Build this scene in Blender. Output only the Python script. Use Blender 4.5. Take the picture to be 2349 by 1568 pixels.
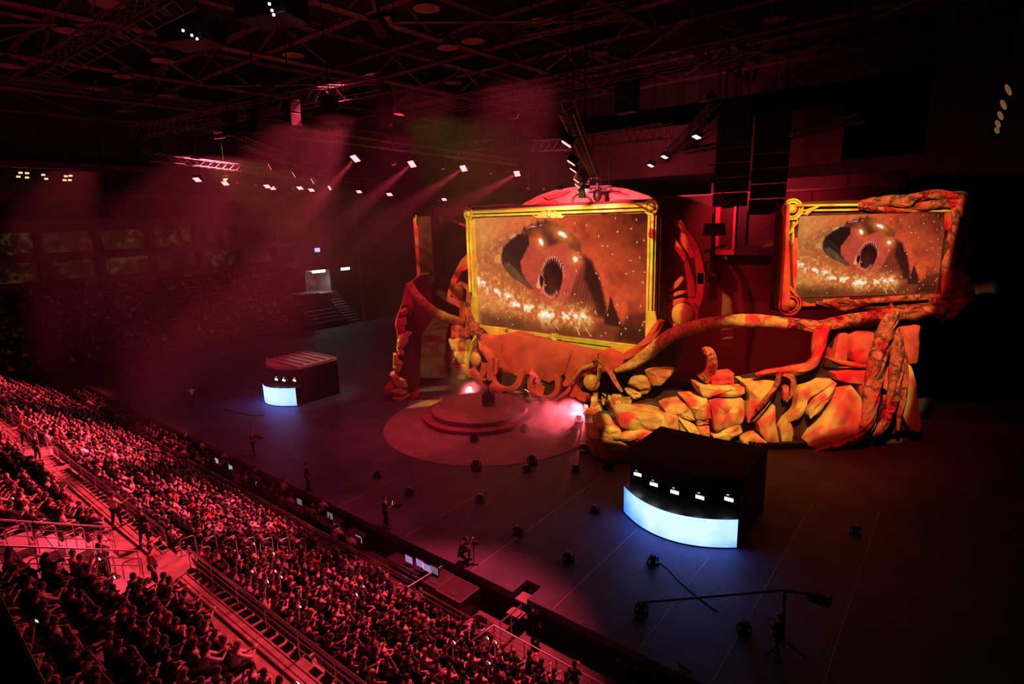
import bpy, math, random
import numpy as np
from mathutils import Vector, Matrix
for o in list(bpy.data.objects): bpy.data.objects.remove(o)
S = bpy.context.scene
COL = S.collection
rnd = random.Random(11)
# ---------------------------------------------------------------- camera
W, H = 2349, 1568
CX, CY = W / 2, H / 2
VA, VB = (2245, 470.0), (-490, 552.0)          # vanishing points of the stage depth and of the stage front
FL = math.sqrt(-((VA[0] - CX) * (VB[0] - CX) + (VA[1] - CY) * (VB[1] - CY)))
def _dir(p):
    v = np.array([p[0] - CX, -(p[1] - CY), -FL]); return v / np.linalg.norm(v)
_Y = _dir(VA); _X = -_dir(VB); _Z = np.cross(_X, _Y)
RC = np.array([_X, _Y, _Z])
CAM = np.array([0, 0, 16.0])
def ray(px, py): return RC @ np.array([px - CX, -(py - CY), -FL]) / FL
def on_z(px, py, z=0.0):
    r = ray(px, py); return CAM + r * ((z - CAM[2]) / r[2])
def on_y(px, py, y):
    r = ray(px, py); return CAM + r * ((y - CAM[1]) / r[1])
def on_x(px, py, x):
    r = ray(px, py); return CAM + r * ((x - CAM[0]) / r[0])
def proj(p):
    c = RC.T @ (np.asarray(p, float) - CAM)
    return CX + FL * c[0] / -c[2], CY - FL * c[1] / -c[2], -c[2]
cd = bpy.data.cameras.new('camera'); cam = bpy.data.objects.new('camera', cd); COL.objects.link(cam)
cd.sensor_fit = 'HORIZONTAL'; cd.sensor_width = 36; cd.lens = 36 * FL / W; cd.clip_start = 0.1; cd.clip_end = 400
M4 = Matrix.Identity(4)
for i in range(3):
    for j in range(3): M4[i][j] = RC[i][j]
    M4[i][3] = CAM[i]
cam.matrix_world = M4
S.camera = cam
# ---------------------------------------------------------------- world, exposure, lights
S.view_settings.view_transform = 'Standard'; S.view_settings.look = 'None'
S.view_settings.exposure = 0.0; S.view_settings.gamma = 1.0; S.view_settings.use_curve_mapping = False
w = bpy.data.worlds.new('arena_dark'); S.world = w; w.use_nodes = True
w.node_tree.nodes['Background'].inputs[0].default_value = (1.0, 0.10, 0.22, 1)
w.node_tree.nodes['Background'].inputs[1].default_value = 0.010
S.cycles.max_bounces = 4; S.cycles.diffuse_bounces = 2; S.cycles.glossy_bounces = 2
S.cycles.transmission_bounces = 3; S.cycles.volume_bounces = 0; S.cycles.transparent_max_bounces = 8
S.cycles.sample_clamp_indirect = 4.0; S.cycles.sample_clamp_direct = 0
S.cycles.use_light_tree = True; S.cycles.use_denoising = True
S.cycles.caustics_reflective = False; S.cycles.caustics_refractive = False
RED = (1.0, 0.055, 0.10)
def spot(name, loc, aim, power, color, angle, blend=0.4, radius=0.12, parent=None, pattern=None, mask=()):
    ld = bpy.data.lights.new(name, 'SPOT'); ld.energy = power; ld.color = color
    ld.spot_size = math.radians(angle); ld.spot_blend = blend; ld.shadow_soft_size = radius
    o = bpy.data.objects.new(name, ld); COL.objects.link(o)
    d = Vector(aim) - Vector(loc)
    o.rotation_euler = d.to_track_quat('-Z', 'Y').to_euler(); o.location = loc
    if parent is not None:
        o.location = Vector(loc) - Vector(WL[parent.name]); o.parent = parent
    if pattern:                                   # a video projector: its picture is a mottled fire pattern
        sc, lo, hi, c1, c2, c3 = pattern
        ld.use_nodes = True; nt = ld.node_tree; N = nt.nodes; L = nt.links
        em = N['Emission']; tc = N.new('ShaderNodeTexCoord'); ns = N.new('ShaderNodeTexNoise'); cr = N.new('ShaderNodeValToRGB')
        ns.inputs['Scale'].default_value = sc; ns.inputs['Detail'].default_value = 2.0
        L.new(tc.outputs['Normal'], ns.inputs['Vector']); L.new(ns.outputs['Fac'], cr.inputs['Fac'])
        e = cr.color_ramp.elements
        e[0].position = lo; e[0].color = (*c1, 1); e[1].position = hi; e[1].color = (*c3, 1)
        m = e.new((lo + hi) / 2); m.color = (*c2, 1)
        L.new(cr.outputs['Color'], em.inputs['Color'])
        bpy.context.view_layer.update(); q = o.rotation_euler.to_matrix().transposed(); last = None      # the picture is black outside these edges
        for a, b, inside in mask:
            a, b, inside = (Vector(v) - Vector(loc) for v in (a, b, inside)); n = a.cross(b).normalized(); n = n if n.dot(inside) > 0 else -n
            n = q @ n; dt = N.new('ShaderNodeVectorMath'); dt.operation = 'DOT_PRODUCT'; dt.inputs[1].default_value = n * SGN
            L.new(tc.outputs['Normal'], dt.inputs[0]); mr = N.new('ShaderNodeMapRange'); mr.inputs['From Min'].default_value = 0.0; mr.inputs['From Max'].default_value = 0.012
            L.new(dt.outputs['Value'], mr.inputs['Value'])
            if last is None: last = mr.outputs[0]
            else:
                mu = N.new('ShaderNodeMath'); mu.operation = 'MULTIPLY'; L.new(last, mu.inputs[0]); L.new(mr.outputs[0], mu.inputs[1]); last = mu.outputs[0]
        if last is not None: L.new(last, em.inputs['Strength'])
    return o
WL = {}; SGN = 1
PAT = (22.0, 0.31, 0.54, (1.0, 0.06, 0.05), (1.0, 0.17, 0.07), (1.0, 0.64, 0.13))
PATM = (9.0, 0.30, 0.62, (1.0, 0.48, 0.09), (1.0, 0.62, 0.11), (1.0, 0.78, 0.14))
# projectors hung over the stage, throwing the fire picture on the set; outside the set their picture is black
c_ = (-29, 42, 10)
spot('projector_main', (-24.5, 21, 25.2), (-29.2, 42, 9), 29000, (1, 1, 1), 84, 0.2, 0.1, pattern=PATM,
     mask=(((-45, 39.2, 0), (-15, 39.2, 0), c_), ((-45, 41.5, 16.95), (-15, 41.5, 16.95), c_), ((-41.5, 41, 0), (-39.2, 41.5, 17), c_), ((-17.5, 41, 0), (-18.7, 41.5, 17), c_)))
c_ = (-9, 40, 4)
spot('projector_wing', (-2, 23, 24.6), (-10, 39, 5), 44000, (1, 1, 1), 84, 0.3, 0.1, pattern=PAT,
     mask=(((-18.6, 31.7, 0), (-2, 46.0, 0), c_), ((-14, 37.09, 9.6), (-2, 46.46, 9.2), c_), ((-18.9, 31.7, 0), (-24.5, 39.4, 0), c_), ((-2.2, 46.6, 0), (-1.4, 47.2, 9), c_)))
c_ = (-5, 44, 13)
spot('projector_wing_screen', (-3, 25, 24.6), (-5.5, 43, 12.5), 32000, (1, 1, 1), 76, 0.3, 0.1, pattern=PAT,
     mask=(((-14, 37.09, 9.5), (-2, 46.46, 9.1), c_), ((-14, 38, 17.2), (0, 48, 17.2), c_), ((-9.85, 40.3, 8), (-9.75, 40.4, 16), c_), ((-1.3, 47.0, 8), (-.5, 47.6, 17), c_)))
c_ = (-40, 38, 8)
spot('projector_far_wing', (-55, 22, 24.6), (-41, 37, 7), 40000, (1, 1, 1), 70, 0.25, 0.1, pattern=PAT,
     mask=(((-38, 31.6, 0), (-45, 42, 0), c_), ((-40, 33, 17.2), (-47, 44, 17.2), c_), ((-36.5, 32, 0), (-38, 37, 14), c_)))
# ---------------------------------------------------------------- helpers
def tag(o, label=None, cat=None, group=None, kind=None):
    if label: o['label'] = label
    if cat: o['category'] = cat
    if group: o['group'] = group
    if kind: o['kind'] = kind
    return o
def thing(name, label, cat, loc=(0, 0, 0), group=None, kind=None):
    o = bpy.data.objects.new(name, None); COL.objects.link(o); o.empty_display_size = 0.2
    o.location = loc; WL[o.name] = np.array(loc, float)
    return tag(o, label, cat, group, kind)
XF = [None]
class MB:
    def __init__(s): s.V = []; s.F = []; s.n = 0
    def add(s, vs, fs):
        b = s.n; vs = [tuple(v) for v in vs]; s.V += vs; s.n += len(vs)
        s.F += [tuple(i + b for i in f) for f in fs]; return s
    def hexa(s, p):      # 8 corners: bottom 4 ccw, top 4 ccw
        return s.add(p, [(3, 2, 1, 0), (4, 5, 6, 7), (0, 1, 5, 4), (1, 2, 6, 5), (2, 3, 7, 6), (3, 0, 4, 7)])
    def box(s, c, d, rz=0.0, ux=None, uy=None, uz=None):
        c = np.array(c, float); h = np.array(d, float) / 2
        if ux is None:
            ux = np.array([math.cos(rz), math.sin(rz), 0]); uy = np.array([-math.sin(rz), math.cos(rz), 0]); uz = np.array([0, 0, 1.0])
        else:
            ux, uy = np.array(ux, float), np.array(uy, float); uz = np.cross(ux, uy) if uz is None else np.array(uz, float)
        p = [c + ux * h[0] * a + uy * h[1] * b + uz * h[2] * e for e in (-1, 1) for a, b in ((-1, -1), (1, -1), (1, 1), (-1, 1))]
        return s.hexa(p)
    def bar(s, a, b, r, n=6):
        return s.tube([a, b], [r, r], n)
    def tube(s, pts, rad, n=8, groove=0.0, cap=True, seed=0, up=None):
        P = [np.array(p, float) for p in pts]
        if not hasattr(rad, '__len__'): rad = [rad] * len(P)
        T = []
        for i in range(len(P)):
            t = P[min(i + 1, len(P) - 1)] - P[max(i - 1, 0)]; T.append(t / (np.linalg.norm(t) + 1e-9))
        ref = np.array([0, 0, 1.0]) if abs(T[0][2]) < 0.9 else np.array([0, 1.0, 0])
        a = np.cross(T[0], ref); a /= np.linalg.norm(a)
        vs = []; fs = []
        rg = random.Random(seed); g = [1 + groove * (rg.random() - 0.5) * 2 for _ in range(n)]
        for i in range(len(P)):
            a = a - T[i] * np.dot(a, T[i]); a /= (np.linalg.norm(a) + 1e-9); b = np.cross(T[i], a)
            for k in range(n):
                th = 2 * math.pi * k / n + (0.25 * i if groove else 0)
                vs.append(P[i] + (a * math.cos(th) + b * math.sin(th)) * rad[i] * g[k])
        for i in range(len(P) - 1):
            for k in range(n):
                fs.append((i * n + k, i * n + (k + 1) % n, (i + 1) * n + (k + 1) % n, (i + 1) * n + k))
        if cap:
            fs.append(tuple(range(n - 1, -1, -1))); fs.append(tuple((len(P) - 1) * n + k for k in range(n)))
        return s.add(vs, fs)
    def lathe(s, prof, n=24, c=(0, 0, 0), cap=True):
        vs = []; fs = []; c = np.array(c, float)
        for r, z in prof:
            for k in range(n):
                th = 2 * math.pi * k / n; vs.append(c + (r * math.cos(th), r * math.sin(th), z))
        for i in range(len(prof) - 1):
            for k in range(n):
                fs.append((i * n + k, i * n + (k + 1) % n, (i + 1) * n + (k + 1) % n, (i + 1) * n + k))
        if cap:
            fs.append(tuple(range(n - 1, -1, -1))); fs.append(tuple((len(prof) - 1) * n + k for k in range(n)))
        return s.add(vs, fs)
    def ball(s, c, r, nu=12, nv=8, ax=None):
        c = np.array(c, float)
        r = np.array(r, float) if hasattr(r, '__len__') else np.array([r, r, r], float)
        A = np.eye(3) if ax is None else np.array(ax, float).T
        vs = [c + A @ (r * (0, 0, -1))]; fs = []
        for i in range(1, nv):
            ph = -math.pi / 2 + math.pi * i / nv
            for k in range(nu):
                th = 2 * math.pi * k / nu
                vs.append(c + A @ (r * (math.cos(ph) * math.cos(th), math.cos(ph) * math.sin(th), math.sin(ph))))
        vs.append(c + A @ (r * (0, 0, 1)))
        for k in range(nu): fs.append((0, 1 + (k + 1) % nu, 1 + k))
        for i in range(nv - 2):
            for k in range(nu):
                b = 1 + i * nu; fs.append((b + k, b + (k + 1) % nu, b + nu + (k + 1) % nu, b + nu + k))
        b = 1 + (nv - 2) * nu
        for k in range(nu): fs.append((b + k, b + (k + 1) % nu, len(vs) - 1))
        return s.add(vs, fs)
    def prism(s, poly, off):
        off = np.array(off, float); P = [np.array(p, float) for p in poly]; n = len(P)
        nrm = sum((np.cross(P[i] - P[0], P[(i + 1) % n] - P[0]) for i in range(n)), np.zeros(3))
        if np.dot(nrm, off) < 0: P = P[::-1]
        return s.add(P + [p + off for p in P], [tuple(range(n - 1, -1, -1)), tuple(range(n, 2 * n))] +
                     [(i, (i + 1) % n, n + (i + 1) % n, n + i) for i in range(n)])
    def build(s, name, m, parent=None, local=False, smooth=40, bevel=0.0):
        V = np.array(s.V, float).reshape(-1, 3); F = s.F
        if XF[0] is not None and not local:
            V = XF[0](V); F = [f[::-1] for f in F]
        if parent is not None and not local: V = V - WL[parent.name]
        me = bpy.data.meshes.new(name); me.from_pydata(V.tolist(), [], F); me.update()
        if m is not None: me.materials.append(m)
        if smooth:
            me.polygons.foreach_set('use_smooth', [True] * len(me.polygons)); me.set_sharp_from_angle(angle=math.radians(smooth))
        o = bpy.data.objects.new(name, me); COL.objects.link(o)
        if parent is not None:
            o.parent = parent; WL[o.name] = np.array(WL[parent.name])
        else: WL[o.name] = np.zeros(3)
        if bevel:
            b = o.modifiers.new('bevel', 'BEVEL'); b.width = bevel; b.segments = 2; b.limit_method = 'ANGLE'
        return o
def recentre(o):                     # put a lone mesh's origin at its base
    me = o.data; n = len(me.vertices); a = np.empty(n * 3); me.vertices.foreach_get('co', a); a = a.reshape(-1, 3)
    c = (a.min(0) + a.max(0)) / 2; c[2] = a[:, 2].min()
    me.vertices.foreach_set('co', (a - c).ravel()); me.update(); o.location = c; WL[o.name] = c
    return o
def smooth_line(pts, k=4):           # Catmull-Rom
    P = [np.array(p, float) for p in pts]; Q = [2 * P[0] - P[1]] + P + [2 * P[-1] - P[-2]]; out = []
    for i in range(1, len(Q) - 2):
        for j in range(k):
            t = j / k; a, b, c, d = Q[i - 1], Q[i], Q[i + 1], Q[i + 2]
            out.append(0.5 * (2 * b + (c - a) * t + (2 * a - 5 * b + 4 * c - d) * t * t + (3 * b - a - 3 * c + d) * t ** 3))
    return out + [P[-1]]
# ---------------------------------------------------------------- materials
MATS = {}
def mat(name, col, rough=0.6, metal=0.0, var=0.0, scale=4.0, bump=0.0, emit=None, spec=None, coord='Object', col2=None):
    if name in MATS: return MATS[name]
    m = bpy.data.materials.new(name); m.use_nodes = True; nt = m.node_tree; b = nt.nodes['Principled BSDF']
    b.inputs['Base Color'].default_value = (*col, 1); b.inputs['Roughness'].default_value = rough; b.inputs['Metallic'].default_value = metal
    if spec is not None: b.inputs['Specular IOR Level'].default_value = spec
    if var or bump or col2:
        tc = nt.nodes.new('ShaderNodeTexCoord'); ns = nt.nodes.new('ShaderNodeTexNoise')
        ns.inputs['Scale'].default_value = scale; ns.inputs['Detail'].default_value = 5
        nt.links.new(tc.outputs[coord], ns.inputs['Vector'])
        if var or col2:
            cr = nt.nodes.new('ShaderNodeValToRGB'); nt.links.new(ns.outputs['Fac'], cr.inputs['Fac'])
            cr.color_ramp.elements[0].position = 0.35; cr.color_ramp.elements[1].position = 0.65
            lo = col2 if col2 else tuple(c * (1 - var) for c in col); hi = col if col2 else tuple(min(1, c * (1 + var)) for c in col)
            cr.color_ramp.elements[0].color = (*lo, 1); cr.color_ramp.elements[1].color = (*hi, 1)
            nt.links.new(cr.outputs['Color'], b.inputs['Base Color'])
        if bump:
            bp = nt.nodes.new('ShaderNodeBump'); bp.inputs['Strength'].default_value = bump
            nt.links.new(ns.outputs['Fac'], bp.inputs['Height']); nt.links.new(bp.outputs['Normal'], b.inputs['Normal'])
    if emit:
        b.inputs['Emission Color'].default_value = (*emit[0], 1); b.inputs['Emission Strength'].default_value = emit[1]
    MATS[name] = m
    return m
black = mat('black_metal', (0.012, 0.012, 0.013), 0.45)
drape = mat('black_drape', (0.010, 0.010, 0.011), 0.95, var=0.3, scale=3)
steel = mat('painted_steel', (0.05, 0.05, 0.055), 0.5, var=0.2, scale=6)
chrome = mat('polished_steel', (0.62, 0.60, 0.58), 0.28, 1.0)
alu = mat('aluminium_truss', (0.16, 0.15, 0.15), 0.5, 0.3)
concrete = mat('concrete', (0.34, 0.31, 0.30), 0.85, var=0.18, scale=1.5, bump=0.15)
woodfl = mat('aisle_boards', (0.26, 0.19, 0.15), 0.5, var=0.3, scale=2.5)
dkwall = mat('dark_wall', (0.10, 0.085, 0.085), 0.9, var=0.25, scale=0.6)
lensred = mat('red_lamp_lens', (1, 0.2, 0.2), 0.3, emit=((1.0, 0.15, 0.17), 5.0))
lensdim = mat('dim_red_lens', (1, 0.1, 0.1), 0.3, emit=((1.0, 0.05, 0.07), 1.1))
lensoff = mat('unlit_lens', (.04, .03, .03), .2)
white_e = mat('white_lamp', (1, 1, 1), 0.4, emit=((0.95, 0.97, 1.0), 9.0))
# ================================================================ the hall
stagefl = mat('stage_floor', (0.085, 0.09, 0.115), 0.55, var=0.22, scale=0.5, spec=0.35)
discfl = mat('stage_disc', (0.30, 0.25, 0.22), 0.6, var=0.15, scale=0.8)
pitfl = mat('pit_floor', (0.16, 0.13, 0.13), 0.7, var=0.2, scale=1)
tape = mat('floor_tape', (0.42, 0.40, 0.42), 0.5)
def struct(name, mb, m, **k): return tag(mb.build(name, m, **k), kind='structure')
z0 = -0.35
struct('floor', MB().prism([(-78, 17.05, z0), (-14.15, 17.05, z0), (-14.15, 18.1, z0), (-13.35, 18.1, z0), (-13.35, 17.05, z0), (16, 17.05, z0), (16, 74, z0), (-78, 74, z0)], (0, 0, 0.35)), stagefl, smooth=0)
struct('trim_1', MB().box((-46.1, 17.09, -0.78), (63.9, 0.06, 1.3)).box((-14.12, 17.6, -0.78), (0.06, 1.0, 1.3)), drape, smooth=0)
struct('trim_2', MB().box((1.4, 17.09, -0.78), (29.4, 0.06, 1.3)).box((-13.38, 17.6, -0.78), (0.06, 1.0, 1.3)), drape, smooth=0)
struct('floor_pit', MB().box((-31, 16.0, -1.5), (94, 4.4, 0.2)), pitfl, smooth=0)
struct('floor_disc', MB().lathe([(8.62, -0.01), (8.62, 0.03), (8.5, 0.05), (0.01, 0.05)], 96, (-29, 33, 0)), discfl, smooth=30)
k = 3
for X, y0, y1 in ((-16.7, 17.2, 30), (-12.1, 17.2, 24.8), (-8.2, 17.2, 24.6), (-5.45, 17.2, 33), (-2.38, 17.2, 34), (-21.5, 17.2, 24), (-27.2, 17.2, 24)):
    struct('trim_%d' % k, MB().box((X, (y0 + y1) / 2, 0.004), (0.035, y1 - y0, 0.008)), tape, smooth=0); k += 1
# lower and upper tiers of the stand on the camera's side
ROW, LD, LR, UR = 0.85, 0.85, 0.44, 0.49
AZ, AY0, AY1 = 2.3, 6.4, 8.0                   # the cross aisle
def lz(k): return AZ - LR * (k + 1)
def uz(k): return AZ + UR * (k + 1)
ST = [(-25.6, -24.0), (-46.2, -44.6), (-66.5, -65.0)]      # stairways of the lower tier
low = MB()
for q in range(8):
    low.box((-44.5, AY1 + ROW * (q + 0.5), (lz(q) - 2.6) / 2), (71, ROW, lz(q) + 2.6))
struct('floor_lower_tier', low, concrete, smooth=0)
st = MB()
for a, b in ST:
    for q in range(8):
        st.box(((a + b) / 2, AY1 + ROW * q + 0.21, lz(q) + 0.11), (b - a, 0.42, 0.22))
struct('floor_lower_steps', st, concrete, smooth=0)
struct('floor_aisle', MB().box((-44.5, (AY0 + AY1) / 2, AZ - 0.25), (71, AY1 - AY0, 0.5)), woodfl, smooth=0)
VX0, VX1 = -27.0, -24.0
up = MB()
for q in range(12):
    yc = AY0 - ROW * (q + 0.5); h = uz(q) + 2
    up.box(((-80 + VX0) / 2, yc, uz(q) - h / 2), (VX0 + 80, ROW, h)); up.box(((-9 + VX1) / 2, yc, uz(q) - h / 2), (-9 - VX1, ROW, h))
struct('floor_upper_tier', up, concrete, smooth=0)
vs = MB()
for q in range(5):                              # broad platforms between the two sloping rails
    z = AZ + 0.55 * (q + 1) * 1.0; vs.box(((VX0 + VX1) / 2, AY0 - 1.15 * (q + 0.5) - 0.25, z / 2 - 1), (VX1 - VX0 - 0.02, 1.15, z + 2))
struct('floor_platforms', vs, concrete, smooth=0)
# far end stand, facing the stage from the left
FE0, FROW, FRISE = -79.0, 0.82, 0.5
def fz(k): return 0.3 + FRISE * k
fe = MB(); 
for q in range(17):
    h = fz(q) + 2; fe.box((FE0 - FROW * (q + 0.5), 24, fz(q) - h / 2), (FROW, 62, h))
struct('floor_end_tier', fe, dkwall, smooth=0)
struct('trim_20', MB().box((FE0 + 0.1, 24, -0.2), (0.12, 62, 1.9)), drape, smooth=0)
struct('wall_end', MB().box((-98.2, 24, 15), (0.6, 96, 40)), dkwall, smooth=0)
struct('wall_back', MB().box((-41, 73.6, 15), (116, 0.6, 40)), dkwall, smooth=0)
struct('wall_right', MB().box((16.3, 40, 15), (0.6, 68, 40)), dkwall, smooth=0)
ceilm = mat('roof_deck', (0.045, 0.03, 0.032), 0.9, var=0.4, scale=0.3)
struct('ceiling', MB().box((-41, 34, 36.2), (116, 96, 0.4)), ceilm, smooth=0)
# two levels of glazed suites above the end stand
suite = mat('suite_front', (0.20, 0.15, 0.15), 0.8, var=0.3, scale=0.5)
sw = MB()
for z0, z1 in ((8.6, 9.7), (12.4, 13.3), (16.2, 17.6)):
    sw.box((-94.2, 24, (z0 + z1) / 2), (1.4, 64, z1 - z0))
struct('wall_suite_fronts', sw, suite, smooth=0)
sc_ = MB()
for j in range(10): sc_.box((-95.2, -6 + j * 6.6, 13), (0.9, 0.7, 9.4))
struct('wall_suite_piers', sc_, suite, smooth=0)
def winmat(name, c, s):
    m = mat(name, (0.02, 0.015, 0.012), 0.2); nt = m.node_tree; b = nt.nodes['Principled BSDF']
    tc = nt.nodes.new('ShaderNodeTexCoord'); n = nt.nodes.new('ShaderNodeTexNoise'); n.inputs['Scale'].default_value = 0.9; n.inputs['Detail'].default_value = 6
    cr = nt.nodes.new('ShaderNodeValToRGB'); cr.color_ramp.elements[0].position = .48; cr.color_ramp.elements[0].color = (*[x * .08 for x in c], 1)
    cr.color_ramp.elements[1].position = .68; cr.color_ramp.elements[1].color = (*c, 1)
    nt.links.new(tc.outputs['Object'], n.inputs['Vector']); nt.links.new(n.outputs['Fac'], cr.inputs['Fac']); nt.links.new(cr.outputs['Color'], b.inputs['Emission Color'])
    b.inputs['Emission Strength'].default_value = s; return m
wl = winmat('lit_suite_glass', (0.55, 0.20, 0.07), 0.08); wd = winmat('dim_suite_glass', (0.30, 0.10, 0.05), 0.06)
n = 1
for lev, (z0, z1) in enumerate(((9.7, 12.4), (13.3, 16.2))):
    for j in range(9):
        lit = (lev, j) in ((1, 5), (1, 6), (0, 3), (1, 2), (0, 5), (0, 7), (0, 0), (1, 3))
        struct('window_%d' % n, MB().box((-96.2, -2.7 + j * 6.6, (z0 + z1) / 2), (0.1, 5.7, z1 - z0 - 0.15)), wl if lit else wd, smooth=0); n += 1
struct('wall_upper_band', MB().box((-93, 24, 20.5), (1.0, 66, 1.0)).box((-94.5, 24, 24.5), (1.0, 66, 0.8)), suite, smooth=0)
# roof girders
gm = mat('roof_steel', (0.25, 0.16, 0.17), 0.7, var=0.2, scale=1)
def girder(name, a, b, h, seg, r=0.16):
    a, b = np.array(a, float), np.array(b, float); m = MB(); dz = np.array([0, 0, h])
    m.bar(a, b, r * 1.5, 4); m.bar(a + dz, b + dz, r * 1.5, 4); nseg = max(2, int(np.linalg.norm(b - a) / seg))
    for i in range(nseg):
        p = a + (b - a) * i / nseg; q = a + (b - a) * (i + 1) / nseg
        m.bar(p, q + dz, r * 0.7, 4) if i % 2 else m.bar(p + dz, q, r * 0.7, 4)
    return struct(name, m, gm, smooth=0)
n = 30
for X in (-92, -78, -64, -50, -36, -22, -8, 6):
    girder('trim_%d' % n, (X, -6, 30.5), (X, 72, 30.5), 3.2, 6); n += 1
for Y in (4, 17, 30, 43, 56, 68):
    girder('trim_%d' % n, (-97, Y, 31.2), (14, Y, 31.2), 2.4, 6); n += 1
for i, X in enumerate((-92, -64, -36, -8)):
    struct('trim_%d' % n, MB().bar((X, 4, 30.4), (X + 14, 17, 30.4), .13, 4).bar((X + 14, 17, 30.4), (X, 30, 30.4), .13, 4).bar((X, 30, 30.4), (X + 14, 43, 30.4), .13, 4).bar((X + 14, 43, 30.4), (X, 56, 30.4), .13, 4), gm, smooth=0); n += 1
# high-bay lamps, unlit, under the roof
hb = mat('enamel_reflector', (0.34, 0.25, 0.23), 0.6)
m = MB().lathe([(0.22, 0.75), (0.26, 0.62), (0.30, 0.5), (0.82, 0.02), (0.86, 0.0), (0.80, 0.0), (0.28, 0.42), (0.02, 0.46)], 24)
def high_bay(p, i):
    t = thing('high_bay_lamp', 'unlit round reflector lamp hanging among the dark roof girders', 'lamp', p, 'high-bay lamps in the roof')
    a = m.build('reflector', hb, t, local=True) if not HB else HB[0].copy()
    b = MB().bar((0, 0, 0.7), (0, 0, 3.0), 0.03, 5).build('hanger', black, t, local=True) if not HB else HB[1].copy()
    if HB: COL.objects.link(a); COL.objects.link(b); a.parent = t; b.parent = t
    else: HB.extend((a, b))
HB = []
for i, (px, py, z) in enumerate(((245, 8, 28), (22, 152, 28), (157, 72, 29), (372, 140, 29), (285, 176, 29), (222, 204, 29), (386, 220, 29), (285, 255, 29), (665, 15, 29), (672, 127, 29), (978, 20, 29), (1040, 190, 29), (1240, 50, 29), (1372, 124, 29), (1085, 95, 29), (1026, 110, 29), (1910, 158, 29), (1776, 46, 29), (1617, 232, 29))):
    high_bay(tuple(on_z(px, py, z)), i)
# ================================================================ the stage set
class Plane:
    def __init__(s, O, a):
        s.O = np.array(O, float); a = math.radians(a)
        s.u = np.array([math.cos(a), math.sin(a), 0]); s.n = np.array([math.sin(a), -math.cos(a), 0])
    def at(s, px, py, d=0.0):           # the point of the plane moved d forward that the photograph shows at px, py
        r = ray(px, py); t = np.dot(s.O + s.n * d - CAM, s.n) / np.dot(r, s.n); return CAM + r * t
MAINP = Plane((-29, 42, 0), 0)
WING = Plane((-6.34, 43.07, 0), 38)
def crop(x0, y0, s): return lambda p: (x0 + p[0] * s, y0 + p[1] * s)
cA = crop(1760, 430, 480 / 2349); cB = crop(1320, 820, 480 / 2349); cC = crop(1640, 700, 480 / 2091)
c1 = crop(1040, 420, 300 / 2349); c2 = crop(1300, 420, 340 / 2349); c3 = crop(1030, 620, 300 / 2349); c4 = crop(1300, 620, 340 / 2349)
c5 = crop(1020, 780, 300 / 2349); c6 = crop(1290, 780, 360 / 2349); c7 = crop(870, 460, 240 / 1568); ID = lambda p: p
def tr(pl, cr, pts, d=0.0): return [pl.at(*cr(p), d) for p in pts]
def resample(P, n):
    P = [np.array(p, float) for p in P]; Q = P + [P[0]]
    L = [0.0]
    for a, b in zip(Q[:-1], Q[1:]): L.append(L[-1] + np.linalg.norm(b - a))
    out = []; j = 0
    for i in range(n):
        t = L[-1] * i / n
        while L[j + 1] < t: j += 1
        f = (t - L[j]) / (L[j + 1] - L[j] + 1e-9); out.append(Q[j] + (Q[j + 1] - Q[j]) * f)
    return out
GROW = 1.08
def rock(mb, P, n, h, back=0.5, seed=0, rough=0.10, k=34):
    """A carved boulder: the outline P rises h along n in rounded, faceted rings; its back is back deep."""
    rg = random.Random(seed); P = resample(P, k); c = sum(P) / len(P); n = np.array(n, float)
    size = np.mean([np.linalg.norm(p - c) for p in P])
    rings = [(GROW, -back), (GROW, 0.0), (GROW - .015, 0.5), (.96 * GROW, 0.84), (0.78, 0.97), (0.42, 1.0)]
    vs = []; fs = []
    ph = [rg.uniform(0, 6.28) for _ in range(4)]
    for j, (t, g) in enumerate(rings):
        for i, p in enumerate(P):
            a = 6.283 * i / k
            q = c + (p - c) * t + n * (g * h if g > 0 else g)
            if j > 1:
                w_ = math.sin(3 * a + ph[0] + j * .5) * .5 + math.sin(5 * a + ph[1] - j * .8) * .3 + rg.uniform(-.35, .35)
                q = q + n * (w_ * rough * h) + (p - c) * (rg.uniform(-.02, .02))
            vs.append(q)
    vs.append(c + n * h * rg.uniform(0.9, 1.08))
    for j in range(len(rings) - 1):
        for i in range(k): fs.append((j * k + i, j * k + (i + 1) % k, (j + 1) * k + (i + 1) % k, (j + 1) * k + i))
    b = (len(rings) - 1) * k
    for i in range(k): fs.append((b + i, b + (i + 1) % k, len(vs) - 1))
    fs.append(tuple(range(k - 1, -1, -1)))
    a_ = sum((np.cross(P[i] - c, P[(i + 1) % k] - c) for i in range(k)), np.zeros(3))
    if np.dot(a_, n) < 0: fs = [f[::-1] for f in fs]
    mb.add(vs, fs)
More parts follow.
